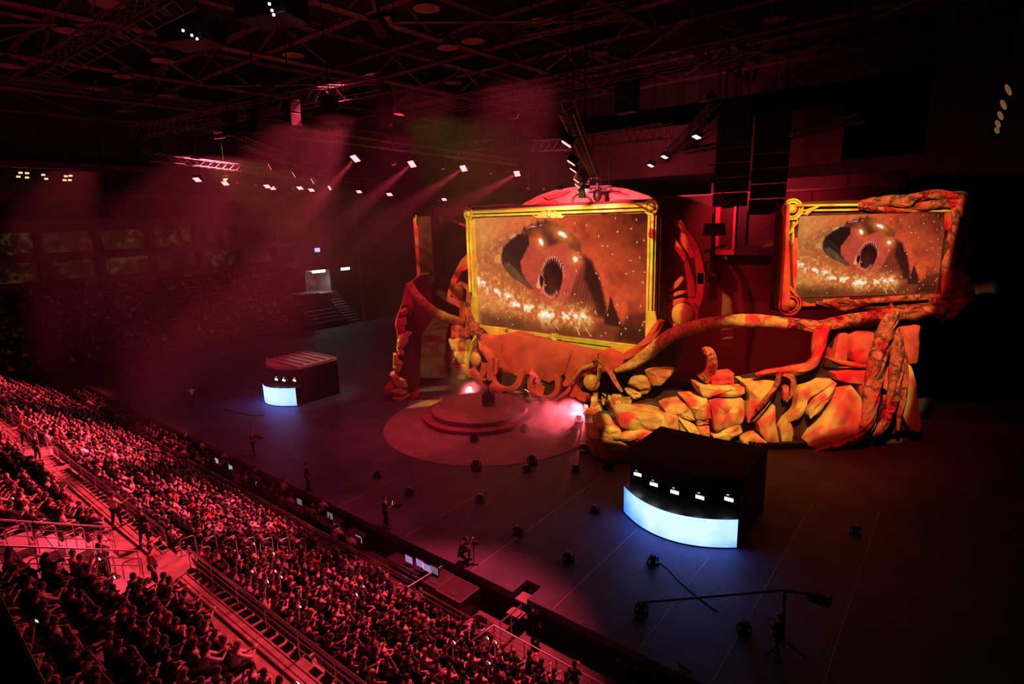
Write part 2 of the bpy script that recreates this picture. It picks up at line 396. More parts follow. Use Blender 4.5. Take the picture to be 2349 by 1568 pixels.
def grain_mat(name, lo, hi, sx=8.0):
    m = mat(name, hi, 0.75); nt = m.node_tree; b = nt.nodes['Principled BSDF']
    tc = nt.nodes.new('ShaderNodeTexCoord'); n = nt.nodes.new('ShaderNodeTexNoise'); n.inputs['Scale'].default_value = 1.6; n.inputs['Detail'].default_value = 8; n.inputs['Roughness'].default_value = .7; n.inputs['Distortion'].default_value = 1.2
    cr = nt.nodes.new('ShaderNodeValToRGB'); cr.color_ramp.elements[0].position = .40; cr.color_ramp.elements[0].color = (*lo, 1); cr.color_ramp.elements[1].position = .56; cr.color_ramp.elements[1].color = (*hi, 1)
    nt.links.new(tc.outputs['Object'], n.inputs['Vector']); nt.links.new(n.outputs['Fac'], cr.inputs['Fac']); nt.links.new(cr.outputs['Color'], b.inputs['Base Color'])
    bp = nt.nodes.new('ShaderNodeBump'); bp.inputs['Strength'].default_value = .5; bp.inputs['Distance'].default_value = .2
    nt.links.new(n.outputs['Fac'], bp.inputs['Height']); nt.links.new(bp.outputs['Normal'], b.inputs['Normal']); return m
rockm = mat('painted_rock', (0.80, 0.56, 0.28), 0.8, scale=0.9, bump=0.25, col2=(0.60, 0.33, 0.17))
redrock = mat('painted_red_rock', (0.66, 0.095, 0.12), 0.8, var=0.25, scale=0.5, bump=0.2)
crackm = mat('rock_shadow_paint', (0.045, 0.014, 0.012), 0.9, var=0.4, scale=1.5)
barkm = grain_mat('carved_root', (0.05, 0.014, 0.016), (0.62, 0.13, 0.13))
vinem = grain_mat('smooth_root', (0.30, 0.13, 0.07), (0.62, 0.34, 0.17))
goldm = mat('gilt_frame', (0.64, 0.60, 0.13), 0.55, var=0.18, scale=1.2, bump=0.15)
redfr = mat('red_carving', (0.60, 0.09, 0.09), 0.7, var=0.22, scale=1.0, bump=0.1)
darkfr = mat('frame_recess', (0.07, 0.02, 0.016), 0.7)
orbm = mat('amber_orb', (0.70, 0.38, 0.14), 0.35)
casem = mat('screen_casing', (0.06, 0.02, 0.018), 0.8, var=0.3, scale=1)
# ---- the picture on the screens: a roaring horned beast in a burning landscape
def lin(c): 
    c = np.asarray(c, float) / 255; return np.where(c <= .04045, c / 12.92, ((c + .055) / 1.055) ** 2.4)
def fbm(U, V, f, seed, octv=5):
    rg = np.random.RandomState(seed); out = np.zeros_like(U); amp = 1.0; tot = 0
    for o in range(octv):
        g = rg.rand(64, 64); x = U * f * 1.78; y = V * f; xi = np.floor(x).astype(int); yi = np.floor(y).astype(int); fx = x - xi; fy = y - yi
        fx = fx * fx * (3 - 2 * fx); fy = fy * fy * (3 - 2 * fy); G = lambda a, b: g[a % 64, b % 64]
        out += amp * ((G(xi, yi) * (1 - fx) + G(xi + 1, yi) * fx) * (1 - fy) + (G(xi, yi + 1) * (1 - fx) + G(xi + 1, yi + 1) * fx) * fy); tot += amp; amp *= .55; f *= 2.1
    return out / tot
def paint(NU=440, NV=248):
    V, U = np.mgrid[0:NV, 0:NU]; U = U / (NU - 1.0); V = V / (NV - 1.0)
    X = 330 + U * 1630 + (fbm(U, V, 14, 3) - .5) * 26; Y = 305 + V * 905 + (fbm(U, V, 14, 4) - .5) * 26
    f1 = fbm(U, V, 4, 1); f2 = fbm(U, V, 11, 2); f3 = fbm(U, V, 26, 9, 3)
    C = np.zeros(U.shape + (3,))
    def over(mask, col): 
        m = np.clip(mask, 0, 1)[..., None]; C[:] = C * (1 - m) + np.asarray(col) * m
    def seg(a, b):
        ax, ay = a; bx, by = b; dx, dy = bx - ax, by - ay; t = np.clip(((X - ax) * dx + (Y - ay) * dy) / (dx * dx + dy * dy), 0, 1)
        return np.hypot(X - ax - t * dx, Y - ay - t * dy)
    def poly(P, soft=8.0):
        ins = np.zeros(U.shape, bool); d = np.full(U.shape, 1e9)
        for i in range(len(P)):
            (ax, ay), (bx, by) = P[i], P[(i + 1) % len(P)]
            c = ((ay > Y) != (by > Y)) & (X < (bx - ax) * (Y - ay) / (by - ay + 1e-9) + ax); ins ^= c; d = np.minimum(d, seg(P[i], P[(i + 1) % len(P)]))
        return np.clip(.5 + np.where(ins, d, -d) / (2 * soft), 0, 1)
    def line(P, w_, soft=2.0):
        d = np.full(U.shape, 1e9)
        for a, b in zip(P[:-1], P[1:]): d = np.minimum(d, seg(a, b))
        return np.clip((w_ - d) / soft, 0, 1), d
    def blob(x, y, rx, ry=None, a=0): 
        ry = ry or rx; c, s = math.cos(a), math.sin(a); dx, dy = X - x, Y - y
        return np.exp(-(((dx * c + dy * s) / rx) ** 2 + ((-dx * s + dy * c) / ry) ** 2))
    tan, org, drk = lin((224, 142, 74)), lin((226, 84, 46)), lin((62, 20, 14))
    C[:] = org; over(np.clip(1.15 - U * 2.1 + (f1 - .5) * .9, 0, 1), tan)
    over(np.clip((f1 - .52) * 3, 0, .5), lin((160, 52, 34)))
    over(np.clip((U - .50) * 2.4 - V * 1.25 + (f1 - .5) * .8, 0, .96), drk)
    over(np.clip((V - .72) * 2.2 + (f1 - .5), 0, .55), lin((120, 40, 24)))
    # ridged back of the beast on the left
    body = poly([(330, 640), (430, 540), (560, 470), (720, 420), (860, 385), (950, 420), (900, 900), (330, 900)], 25)
    over(body * (.45 + .5 * f2), lin((176, 88, 42))); over(body * np.clip((f3 - .5) * 2.2, 0, .6), lin((232, 160, 92)))
    for q in range(7):
        l, d = line([(340 + q * 22, 720 - q * 6), (430 + q * 34, 600 - q * 12), (560 + q * 40, 520 - q * 14), (700 + q * 36, 470 - q * 10)], 5, 6); over(l * .8 * f2 * 1.5, lin((104, 46, 26))); l, d = line([(346 + q * 22, 706 - q * 6), (436 + q * 34, 586 - q * 12), (566 + q * 40, 506 - q * 14)], 3, 5); over(l * .7 * f3 * 1.4, lin((240, 176, 110)))
    # neck and flank on the right
    over(poly([(1400, 560), (1500, 620), (1560, 740), (1610, 900), (1640, 1050), (1500, 1040), (1250, 980), (1240, 850), (1330, 700)], 12), lin((140, 52, 38)))
    over(poly([(1440, 600), (1510, 640), (1565, 750), (1612, 900), (1640, 1050), (1540, 1020), (1500, 880), (1430, 760)], 16) * .92, lin((52, 20, 17)))
    for q in range(9):
        l, d = line([(1330 + q * 24, 690 + q * 18), (1290 + q * 26, 800 + q * 18), (1260 + q * 30, 900 + q * 14)], 6, 6); over(l * .75, lin((74, 24, 20)))
    # head
    over(poly([(790, 450), (900, 385), (1010, 340), (1110, 335), (1230, 385), (1350, 440), (1420, 520), (1420, 640), (1300, 900), (1180, 1010), (1050, 980), (940, 900), (820, 760)], 14), lin((196, 74, 52)))
    over(poly([(790, 450), (900, 385), (1010, 340), (1110, 335), (1230, 385), (1350, 440), (1415, 520), (1410, 590), (1340, 560), (1260, 500), (1150, 520), (1060, 560), (1000, 470), (930, 450), (880, 560), (820, 640)], 12) * (.55 + .5 * f2), lin((66, 26, 24)))
    for a in ((865, 385, 22), (1000, 345, 20), (1085, 330, 26), (1180, 370, 20), (940, 365, 16)):
        over(poly([(a[0] - a[2], a[1] + 26), (a[0], a[1] - 22), (a[0] + a[2], a[1] + 26)], 5), lin((70, 40, 40)))
    l, d = line([(720, 470), (800, 435), (890, 405), (960, 375), (1040, 365), (1120, 380)], 7, 8); over(l * np.clip((f3 - .42) * 5, 0, 1), lin((236, 190, 170)))
    # horn curving down the left side of the head
    over(poly([(612, 600), (640, 545), (720, 480), (800, 440), (905, 440), (915, 520), (850, 580), (815, 650), (830, 740), (880, 800), (945, 858), (880, 850), (760, 800), (660, 730), (620, 670)], 7), lin((44, 22, 20)))
    over(poly([(612, 600), (640, 660), (700, 660), (800, 740), (945, 858), (880, 850), (760, 800), (660, 730)], 10) * (.35 + .5 * f3), lin((124, 84, 54)))
    for q in range(14):
        t = q / 13; x, y = 625 + 190 * t, 610 + 190 * t; l, d = line([(x, y), (x + 70, y - 34)], 3, 5); over(l * .6, lin((150, 110, 74)))
    # gaping mouth with its teeth
    over(poly([(1040, 690), (1060, 610), (1130, 545), (1230, 525), (1320, 580), (1335, 660), (1300, 760), (1240, 900), (1170, 960), (1080, 930), (1010, 850), (985, 780)], 8), lin((206, 76, 58)))
    over(poly([(1035, 720), (1070, 660), (1110, 625), (1190, 615), (1240, 660), (1245, 740), (1220, 850), (1180, 920), (1110, 905), (1050, 875), (1005, 790)], 6), lin((48, 14, 12)))
    over(blob(1130, 830, 60, 85) * .7, lin((96, 38, 30)))
    for q in range(15):
        a = math.pi * (1.02 + .96 * q / 14); x, y = 1140 + 112 * math.cos(a), 745 + 138 * math.sin(a)
        over(poly([(x - 9, y - 5), (x + 9, y - 5), (x + 2 + (1140 - x) * .18, y + 40)], 3), lin((228, 130, 100)))
    for q in range(11):
        x, y = 1055 + q * 13, 880 + 30 * math.sin(q / 10 * 3.14); over(poly([(x - 5, y + 16), (x + 5, y + 16), (x, y - 22)], 3), lin((230, 140, 100)))
    over(poly([(985, 850), (1000, 740), (1020, 860)], 4), lin((240, 170, 130))); over(poly([(1025, 890), (1055, 770), (1062, 890)], 4), lin((226, 110, 84)))
    for x, y, rx, ry, a in ((1028, 498, 34, 18, 1.0), (1240, 442, 48, 19, .45), (1357, 618, 22, 20, 0)):
        over(blob(x, y, rx * 2.4, ry * 2.6, a) * .8, lin((250, 130, 50))); over(np.clip(blob(x, y, rx, ry, a) * 2.2 - .5, 0, 1), lin((255, 250, 235)))
    # molten river
    over(poly([(330, 1060), (520, 1110), (760, 1090), (1100, 1100), (1480, 1080), (1620, 1040), (1960, 1090), (1960, 1230), (330, 1230)], 40) * .75, lin((86, 42, 20)))
    river = [(330, 815), (440, 858), (520, 890), (620, 930), (700, 975), (800, 1012), (930, 1030), (1050, 1062), (1180, 1050), (1310, 1046), (1430, 1060)]
    l, d = line(river, 34, 30); over(np.exp(-(d / 90) ** 2) * .8, lin((232, 122, 48))); over(np.exp(-(d / 60) ** 2) * np.clip((f3 - .45) * 5, 0, 1), lin((255, 214, 140))); over(np.clip(l * (f3 * 4 - 1.4), 0, 1), lin((255, 244, 214)))
    for P in ([(330, 960), (420, 900), (440, 870)], [(350, 1060), (430, 1000), (450, 1010)], [(600, 1040), (700, 1000)], [(1120, 1060), (1150, 1120), (1190, 1170)], [(1340, 1060), (1360, 1130), (1390, 1190)], [(1400, 1060), (1450, 1150), (1500, 1190)], [(830, 1000), (850, 930)], [(760, 990), (720, 900)]):
        l, d = line(P, 7, 6); over(l * .9, lin((250, 176, 96)))
    C *= (.78 + .44 * f3)[..., None]; C *= (.9 + .2 * f2)[..., None]
    # spires and sparks
    over(poly([(1610, 1090), (1640, 960), (1662, 880), (1700, 950), (1760, 1100)], 5), lin((72, 26, 18))); over(poly([(1740, 1110), (1800, 1000), (1900, 980), (1960, 960), (1960, 1200), (1700, 1200)], 22) * .8, lin((64, 24, 16)))
    rg = random.Random(5)
    for q in range(64):
        x = rg.uniform(1350, 1950) if q < 44 else rg.uniform(340, 1600); y = rg.uniform(320, 1150) if q < 44 else rg.uniform(820, 1190)
        over(np.clip(blob(x, y, 3.2, 6, rg.uniform(0, 3)) * 1.6, 0, 1), lin((255, 196, 120)))
    return C.reshape(-1, 3), NU, NV
PIC, NU, NV = paint()
def picture_mat(name, gain):
    m = bpy.data.materials.new(name); m.use_nodes = True; nt = m.node_tree; nt.nodes.clear()
    a = nt.nodes.new('ShaderNodeAttribute'); a.attribute_name = 'picture'; e = nt.nodes.new('ShaderNodeEmission'); o = nt.nodes.new('ShaderNodeOutputMaterial')
    e.inputs['Strength'].default_value = gain; nt.links.new(a.outputs['Color'], e.inputs['Color']); nt.links.new(e.outputs[0], o.inputs['Surface']); return m
def display(name, tl, trr, bl, m, parent):
    tl, trr, bl = (np.array(p, float) for p in (tl, trr, bl)); V, U = np.mgrid[0:NV, 0:NU]; U = U.ravel() / (NU - 1); V = V.ravel() / (NV - 1)
    P = tl + U[:, None] * (trr - tl) + V[:, None] * (bl - tl)
    i = (np.arange(NV - 1)[:, None] * NU + np.arange(NU - 1)[None]).ravel()
    F = np.stack([i, i + NU, i + NU + 1, i + 1], 1)
    if XF[0] is not None: P = XF[0](P); F = F[:, ::-1]
    P = P - WL[parent.name]
    me = bpy.data.meshes.new(name); me.from_pydata(P.tolist(), [], F.tolist())
    at = me.color_attributes.new('picture', 'FLOAT_COLOR', 'POINT'); at.data.foreach_set('color', np.c_[PIC, np.ones(len(PIC))].ravel())
    me.materials.append(m); o = bpy.data.objects.new(name, me); COL.objects.link(o); o.parent = parent; WL[o.name] = WL[parent.name]; return o
# ---- main screen with its gilt frame
def frame_bars(mb, A, u, v, n, wd, hh, b, prof):
    """a rectangular moulding round the opening wd x hh whose lower left corner is A; b wide, stepped profile prof"""
    for o0, o1, d0, d1 in prof:
        for side in range(4):
            if side == 0: p, q, s = A - u * o1 * b - v * o1 * b, A + u * (wd + o1 * b) - v * o1 * b, v
            if side == 1: p, q, s = A - u * o1 * b + v * (hh + o0 * b), A + u * (wd + o1 * b) + v * (hh + o0 * b), v
            if side == 2: p, q, s = A - u * o1 * b - v * o0 * b, A - u * o1 * b + v * (hh + o0 * b), u
            if side == 3: p, q, s = A + u * (wd + o0 * b) - v * o0 * b, A + u * (wd + o0 * b) + v * (hh + o0 * b), u
            t = s * (o1 - o0) * b
            mb.prism([p + n * d0, q + n * d0, q + t + n * d0, p + t + n * d0], n * (d1 - d0))
UX, UZ, NY = np.array([1.0, 0, 0]), np.array([0, 0, 1.0]), np.array([0, -1.0, 0])
ms = thing('main_screen', 'big central screen showing a roaring horned beast inside a gilt frame', 'screen', (-29, 42, 4.4))
display('display', (-38.05, 42, 16.15), (-19.9, 42, 16.15), (-38.05, 42, 5.62), picture_mat('main_picture', 0.92), ms)
MB().box((-28.95, 42.75, 10.9), (20.1, 1.3, 12.6)).build('casing', casem, ms, smooth=0, bevel=0.05)
fr = MB(); A0 = np.array([-38.05, 42.0, 5.62])
frame_bars(fr, A0, UX, UZ, NY, 18.15, 10.53, 0.82, [(0, .18, -.1, .22), (.18, .42, -.1, .5), (.42, .55, -.1, .3), (.55, .85, -.1, .62), (.85, 1.0, -.1, .4)])
fo = fr.build('frame', goldm, ms, smooth=0, bevel=0.03)
for (x, z) in ((-38.45, 16.6), (-19.5, 16.55)):
    o = MB().ball((x, 41.5, z), (0.34, 0.3, 0.34), 16, 10).tube([(x + .52 * math.cos(t * .3927), 41.5, z + .52 * math.sin(t * .3927)) for t in range(17)], 0.1, 6).build('corner_boss', goldm, ms)
def flat(mb, pl, cr, pts, d, th): mb.prism(tr(pl, cr, pts, d), pl.n * th)
# crest in the middle of the upper and of the lower bar
o = MB()
flat(o, MAINP, c1, [(1430, 570), (1520, 590), (1560, 530), (1640, 500), (1740, 540), (1840, 500), (1920, 530), (1970, 590), (2040, 580), (1990, 625), (1520, 625)], .6, .22)
flat(o, MAINP, c1, [(1710, 500), (1760, 500), (1750, 600), (1725, 600)], .8, .2)
o.build('crest', goldm, ms, smooth=0, bevel=.03)
o = MB()
for q in range(7):
    a = math.pi * (.05 + .15 * q); c = MAINP.at(1272, 777, .6); o.tube([c, c + .45 * np.array([math.cos(a), 0, math.sin(a)]) , c + .8 * np.array([math.cos(a), 0.1, math.sin(a) * .7])], [.14, .1, .03], 6)
o.ball(MAINP.at(1272, 780, .62), (.3, .2, .3), 14, 8).build('crest', goldm, ms)
o = MB(); flat(o, MAINP, c3, [(560, 970), (640, 985), (1080, 1030), (1030, 1100), (1070, 1170), (1010, 1240), (870, 1210), (800, 1240), (760, 1170), (690, 1080)], .55, .3); o.build('broken_moulding', goldm, ms, smooth=0, bevel=.05)
o = MB(); flat(o, MAINP, c4, [(1290, 640), (1420, 640), (1450, 800), (1390, 930), (1300, 1030)], .55, .25); o.build('broken_moulding', goldm, ms, smooth=0, bevel=.05)
o = MB(); flat(o, MAINP, c4, [(720, 1200), (1120, 1210), (1000, 1300), (900, 1340), (770, 1330), (730, 1260)], .55, .3); o.build('broken_moulding', goldm, ms, smooth=0, bevel=.05)
o = MB(); flat(o, MAINP, c3, [(415, 440), (500, 300), (550, 560), (550, 940), (480, 920), (400, 720)], .55, .25); o.build('broken_moulding', goldm, ms, smooth=0, bevel=.05)
# ---- carved ring behind the main screen
rg_ = thing('carved_ring', 'huge carved ring of red scrolls rising behind the central screen', 'stage set', (-29, 44, 0))
RP = Plane((-29, 44.2, 0), 0)
def carve(cr, pts, d, th, m=redfr, name='scroll', pl=RP, parent=None):
    b = MB(); flat(b, pl, cr, pts, d, th); return b.build(name, m, parent or rg_, smooth=0, bevel=.06)
pinkm = mat('pale_carving', (0.70, 0.30, 0.26), 0.65, var=0.15, scale=1)
carve(ID, [(1190, 480), (1210, 464), (1244, 447), (1280, 435), (1330, 427), (1390, 425), (1445, 433), (1495, 449), (1530, 475), (1530, 520), (1190, 520)], -.6, .5, pinkm, 'dome_panel')
for P, d in (([(1222, 472), (1250, 461), (1275, 458), (1283, 466), (1281, 474)], .15), ([(1252, 452), (1290, 440), (1312, 438), (1290, 452), (1262, 458)], .1),
             ([(1302, 472), (1306, 452), (1322, 440), (1334, 441), (1318, 455), (1316, 472)], .25), ([(1322, 472), (1328, 452), (1345, 448), (1358, 456), (1366, 470)], .3),
             ([(1376, 470), (1384, 444), (1390, 436), (1397, 446), (1396, 472)], .3), ([(1400, 470), (1404, 462), (1430, 456), (1460, 458), (1487, 468)], .15),
             ([(1392, 436), (1420, 440), (1450, 448), (1418, 446)], .1), ([(1340, 432), (1380, 431), (1384, 438), (1344, 440)], .2)):
    carve(ID, P, -.1, d + .3, redfr if d < .2 else pinkm)
for cr, P, d in ((c2, [(1490, 300), (1700, 470), (1830, 575), (1720, 585), (1600, 480), (1480, 400)], .0), (c2, [(1720, 580), (1830, 575), (2115, 980), (2050, 1060), (1900, 800)], .15),
                 (c2, [(2050, 1060), (2115, 985), (2190, 1270), (2215, 1480), (2215, 1600), (2090, 1600), (2050, 1170)], .1), (c2, [(1500, 650), (1680, 790), (1890, 1080), (1930, 1180), (1890, 1260), (1780, 1090), (1500, 800)], .25),
                 (c2, [(1890, 1260), (1940, 1190), (2050, 1561), (2060, 1680), (2055, 1800), (1940, 1800), (1930, 1561), (1890, 1330)], .2),
                 (c2, [(1590, 480), (1720, 590), (1900, 800), (2040, 1060), (2060, 1170), (1960, 1190), (1890, 1080), (1680, 790), (1530, 680)], -.35),
                 (c4, [(2090, 20), (2215, 20), (2200, 330), (2150, 560), (2080, 740), (1980, 860), (1890, 890), (2040, 720), (1950, 570), (1945, 350), (2075, 340), (2085, 200)], .1),
                 (c4, [(1840, 80), (1890, 130), (1780, 260), (1620, 360), (1660, 250)], .3), (c4, [(1620, 400), (1780, 320), (1940, 300), (1940, 350), (1780, 390), (1620, 480)], .3),
                 (c4, [(1480, 780), (1520, 650), (1600, 520), (1720, 450), (1930, 440), (1935, 500), (1780, 520), (1660, 590), (1590, 700), (1580, 790)], .35),
                 (c7, [(1400, 740), (1400, 850), (1260, 1060), (1180, 1250), (1110, 1400), (1080, 1500), (1040, 1500), (1060, 1320), (1150, 1080), (1260, 880)], .1),
                 (c7, [(1330, 940), (1400, 900), (1380, 1000), (1290, 1060), (1260, 1040)], .2), (c7, [(1040, 1500), (1080, 1440), (1240, 1480), (1330, 1560), (1290, 1640), (1230, 1600)], .2),
                 (c7, [(1180, 1250), (1230, 1200), (1330, 1250), (1400, 1330), (1390, 1480), (1330, 1500), (1340, 1350), (1270, 1260)], .3),
                 (c3, [(230, 600), (330, 560), (310, 700), (330, 900), (400, 1080), (440, 1180), (370, 1200), (280, 1020), (215, 800)], .35)):
    carve(cr, P, d - .3, .35)
for i, (px, py, r, pl) in enumerate(((1049, 668, .62, RP), (1567, 721, 1.0, RP))):
    c = pl.at(px, py, .2); o = MB().ball(c, (r, r * .6, r), 24, 14).build('orb', orbm, rg_)
    MB().tube([c + 1.2 * r * np.array([math.cos(t * .2618), 0, math.sin(t * .2618)]) for t in range(25)], .16, 6).build('orb_rim', redfr, rg_)
# ---- scrolls at the foot of the screen
sb = thing('scroll_base', 'row of carved red scrolls and amber orbs at the foot of the central screen', 'stage set', (-29, 40.4, 0))
SP = Plane((-29, 39.5, 0), 0)
def arc(cx, cy, r0, r1, a0, a1, n=22, sq=1.0):
    P = []
    for i in range(n + 1):
        a = math.radians(a0 + (a1 - a0) * i / n); P.append((cx + r1 * math.cos(a), cy + r1 * sq * math.sin(a)))
    for i in range(n, -1, -1):
        a = math.radians(a0 + (a1 - a0) * i / n); P.append((cx + r0 * math.cos(a), cy + r0 * sq * math.sin(a)))
    return P
for P, d, th in ((arc(1135, 610, 215, 330, -15, 190), .1, .45), (arc(1830, 780, 205, 300, -40, 215), .15, .45), (arc(1830, 780, 60, 205, 100, 190), -.1, .25),
              ([(820, 310), (910, 300), (890, 590), (790, 560)], .2, .4), ([(910, 320), (990, 340), (960, 600), (890, 590)], -.1, .3),
              ([(440, 520), (560, 500), (740, 700), (850, 760), (900, 900), (760, 860), (600, 740)], .3, .4), ([(700, 400), (810, 400), (760, 620), (700, 690), (660, 640)], .3, .35),
              ([(1850, 1080), (2040, 1030), (2240, 850), (2349, 700), (2349, 820), (2240, 960), (2060, 1060)], .3, .4)):
    carve(c5, P, d, th, redfr, 'scroll', SP, sb)
for P, d, th in ((arc(430, 640, 175, 280, 100, 285), .3, .4), ([(30, 650), (120, 470), (300, 380), (480, 370), (560, 420), (400, 420), (240, 480), (130, 660), (60, 690)], .45, .35),
              ([(0, 830), (120, 700), (200, 700), (130, 820), (0, 870)], .1, .35), ([(130, 840), (150, 720), (215, 690), (250, 850)], .2, .3), ([(250, 850), (300, 760), (420, 800), (420, 860)], .2, .3)):
    carve(c6, P, d, th, redfr, 'scroll', SP, sb)
carve(c5, [(760, 900), (1060, 1040), (1600, 1130), (1850, 1120), (2349, 900), (2349, 1130), (1700, 1190), (1000, 1100), (700, 960)], -.3, .5, redrock, 'plinth', SP, sb)
for px, py, r in ((1091, 824, .62), (1357, 876, .72)):
    c = SP.at(px, py, .5); MB().ball(c, (r, r * .7, r * (1.15 if px < 1200 else 1)), 24, 14).build('orb', orbm, sb)
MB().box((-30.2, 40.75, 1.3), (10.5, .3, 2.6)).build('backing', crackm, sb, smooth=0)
# ---- boulder under the screen, side rocks
br = thing('boulder', 'broad cracked red boulder bulging out below the central screen', 'stage set', (-29, 41, 0)); BP = Plane((-29, 41.0, 0), 0)
for i, (cr, P, h) in enumerate(((ID, [(1112, 772), (1150, 770), (1172, 768), (1166, 800), (1190, 852), (1150, 850), (1125, 825), (1105, 795)], .5), (ID, [(1160, 772), (1180, 765), (1240, 778), (1231, 852), (1190, 856), (1160, 810)], .7), (ID, [(1242, 779), (1322, 796), (1302, 852), (1270, 872), (1233, 856)], .8),
                              (ID, [(1324, 797), (1380, 808), (1372, 848), (1322, 870), (1304, 855)], .75), (ID, [(1382, 806), (1400, 800), (1440, 818), (1425, 845), (1378, 852)], .6))):
    b = MB(); rock(b, tr(BP, cr, P), BP.n, h, .8, 40 + i, .07); b.build('rock_block', redrock, br, smooth=60)
sr = thing('side_rocks', 'pile of ochre rocks left of the scrolls below the central screen', 'stage set', (-41, 41.4, 0)); QP = Plane((-40, 41.6, 0), 0)
for i, P in enumerate(([(1040, 775), (1075, 770), (1082, 800), (1044, 806)], [(1038, 806), (1080, 800), (1082, 832), (1042, 833)], [(1041, 833), (1080, 832), (1080, 856), (1048, 862)], [(1042, 862), (1078, 856), (1072, 886), (1040, 905)], [(1046, 745), (1078, 748), (1080, 772), (1046, 776)])):
    b = MB(); rock(b, tr(QP, ID, P), QP.n, .8, .8, 60 + i); b.build('rock_block', rockm if i < 4 else redrock, sr, smooth=50)
def root(parent, pl, cr, pts, rad, d=0.4, m=None, strands=1, name='root', seed=0, k=4):
    P = smooth_line([pl.at(*cr(p), d) for p in pts], k); n = len(P)
    R0 = np.interp(np.linspace(0, 1, n), np.linspace(0, 1, len(rad)), rad); mb = MB()
    if strands == 1: mb.tube(P, R0, 10, .12, seed=seed)
    else:
        for s in range(strands):
            a0 = 2 * math.pi * s / strands + seed; Q = []
            for i, p in enumerate(P):
                a = a0 + i * .16; Q.append(p + (pl.u * math.cos(a) + pl.n * math.sin(a) * .8 + UZ * math.cos(a) * .6) * R0[i] * .5)
            mb.tube(Q, R0 * .66, 8, .18, seed=seed + s)
    return mb.build(name, m or barkm, parent, smooth=50)
vr = thing('root_sculpture', 'carved roots climbing around the lower left corner of the central screen', 'stage set', (-38, 40.5, 0))
root(vr, MAINP, ID, [(1078, 672), (1073, 703), (1078, 730), (1088, 754), (1101, 768), (1120, 787), (1146, 811), (1172, 836), (1215, 862)], [.25, .3, .42, .55, .6, .6, .5, .35, .2], .9, barkm, 3, seed=1)
root(vr, MAINP, ID, [(1094, 769), (1083, 792), (1076, 820), (1073, 848), (1079, 866)], [.22, .2, .18, .16, .1], 1.3, goldm, 1, seed=2)
root(vr, MAINP, ID, [(1093, 769), (1091, 797), (1099, 820), (1113, 840)], [.22, .2, .16, .1], 1.2, barkm, 2, seed=3)
root(vr, MAINP, ID, [(1098, 772), (1104, 800), (1116, 822)], [.14, .12, .06], 1.2, goldm, 1, seed=4)
vl = thing('root_sculpture', 'long smooth root arching from the far left tower down to the central screen', 'stage set', (-41, 38, 8))
def span(a, b, pts, rad, m, parent, seed, strands=1, name='root'):      # a root that runs from depth a to depth b
    P = []
    for i, p in enumerate(pts):
        t = (i / (len(pts) - 1)) ** 3; P.append(on_y(*p, a + (b - a) * t))
    P = smooth_line(P); R0 = np.interp(np.linspace(0, 1, len(P)), np.linspace(0, 1, len(rad)), rad)
    return MB().tube(P, R0, 12, .06, seed=seed).build(name, m, parent, smooth=60)
span(32.6, 41.5, [(938, 650), (950, 672), (968, 693), (990, 712), (1020, 727), (1045, 734), (1062, 740)], [.4, .42, .45, .48, .46, .42, .3], vinem, vl, 7)
vm = thing('root_sculpture', 'thick roots sweeping from the right side of the central screen down to an orb', 'stage set', (-22, 40.5, 0))
root(vm, MAINP, ID, [(1516, 735), (1504, 757), (1482, 786), (1446, 811), (1424, 827), (1396, 838)], [.3, .42, .5, .52, .48, .3], 1.0, redfr, 2, seed=5)
root(vm, SP, c6, [(380, 370), (450, 312), (540, 305), (640, 380), (740, 520), (800, 640), (900, 770)], [.12, .2, .26, .22, .2, .16, .1], 1.0, barkm, 2, seed=6)
root(vm, SP, c6, [(560, 400), (552, 480), (530, 590), (455, 720)], [.2, .18, .16, .1], 1.3, vinem, 1, seed=7)
root(vm, SP, c6, [(480, 360), (300, 430), (180, 560), (110, 690)], [.2, .16, .12, .06], 1.0, vinem, 1, seed=8)
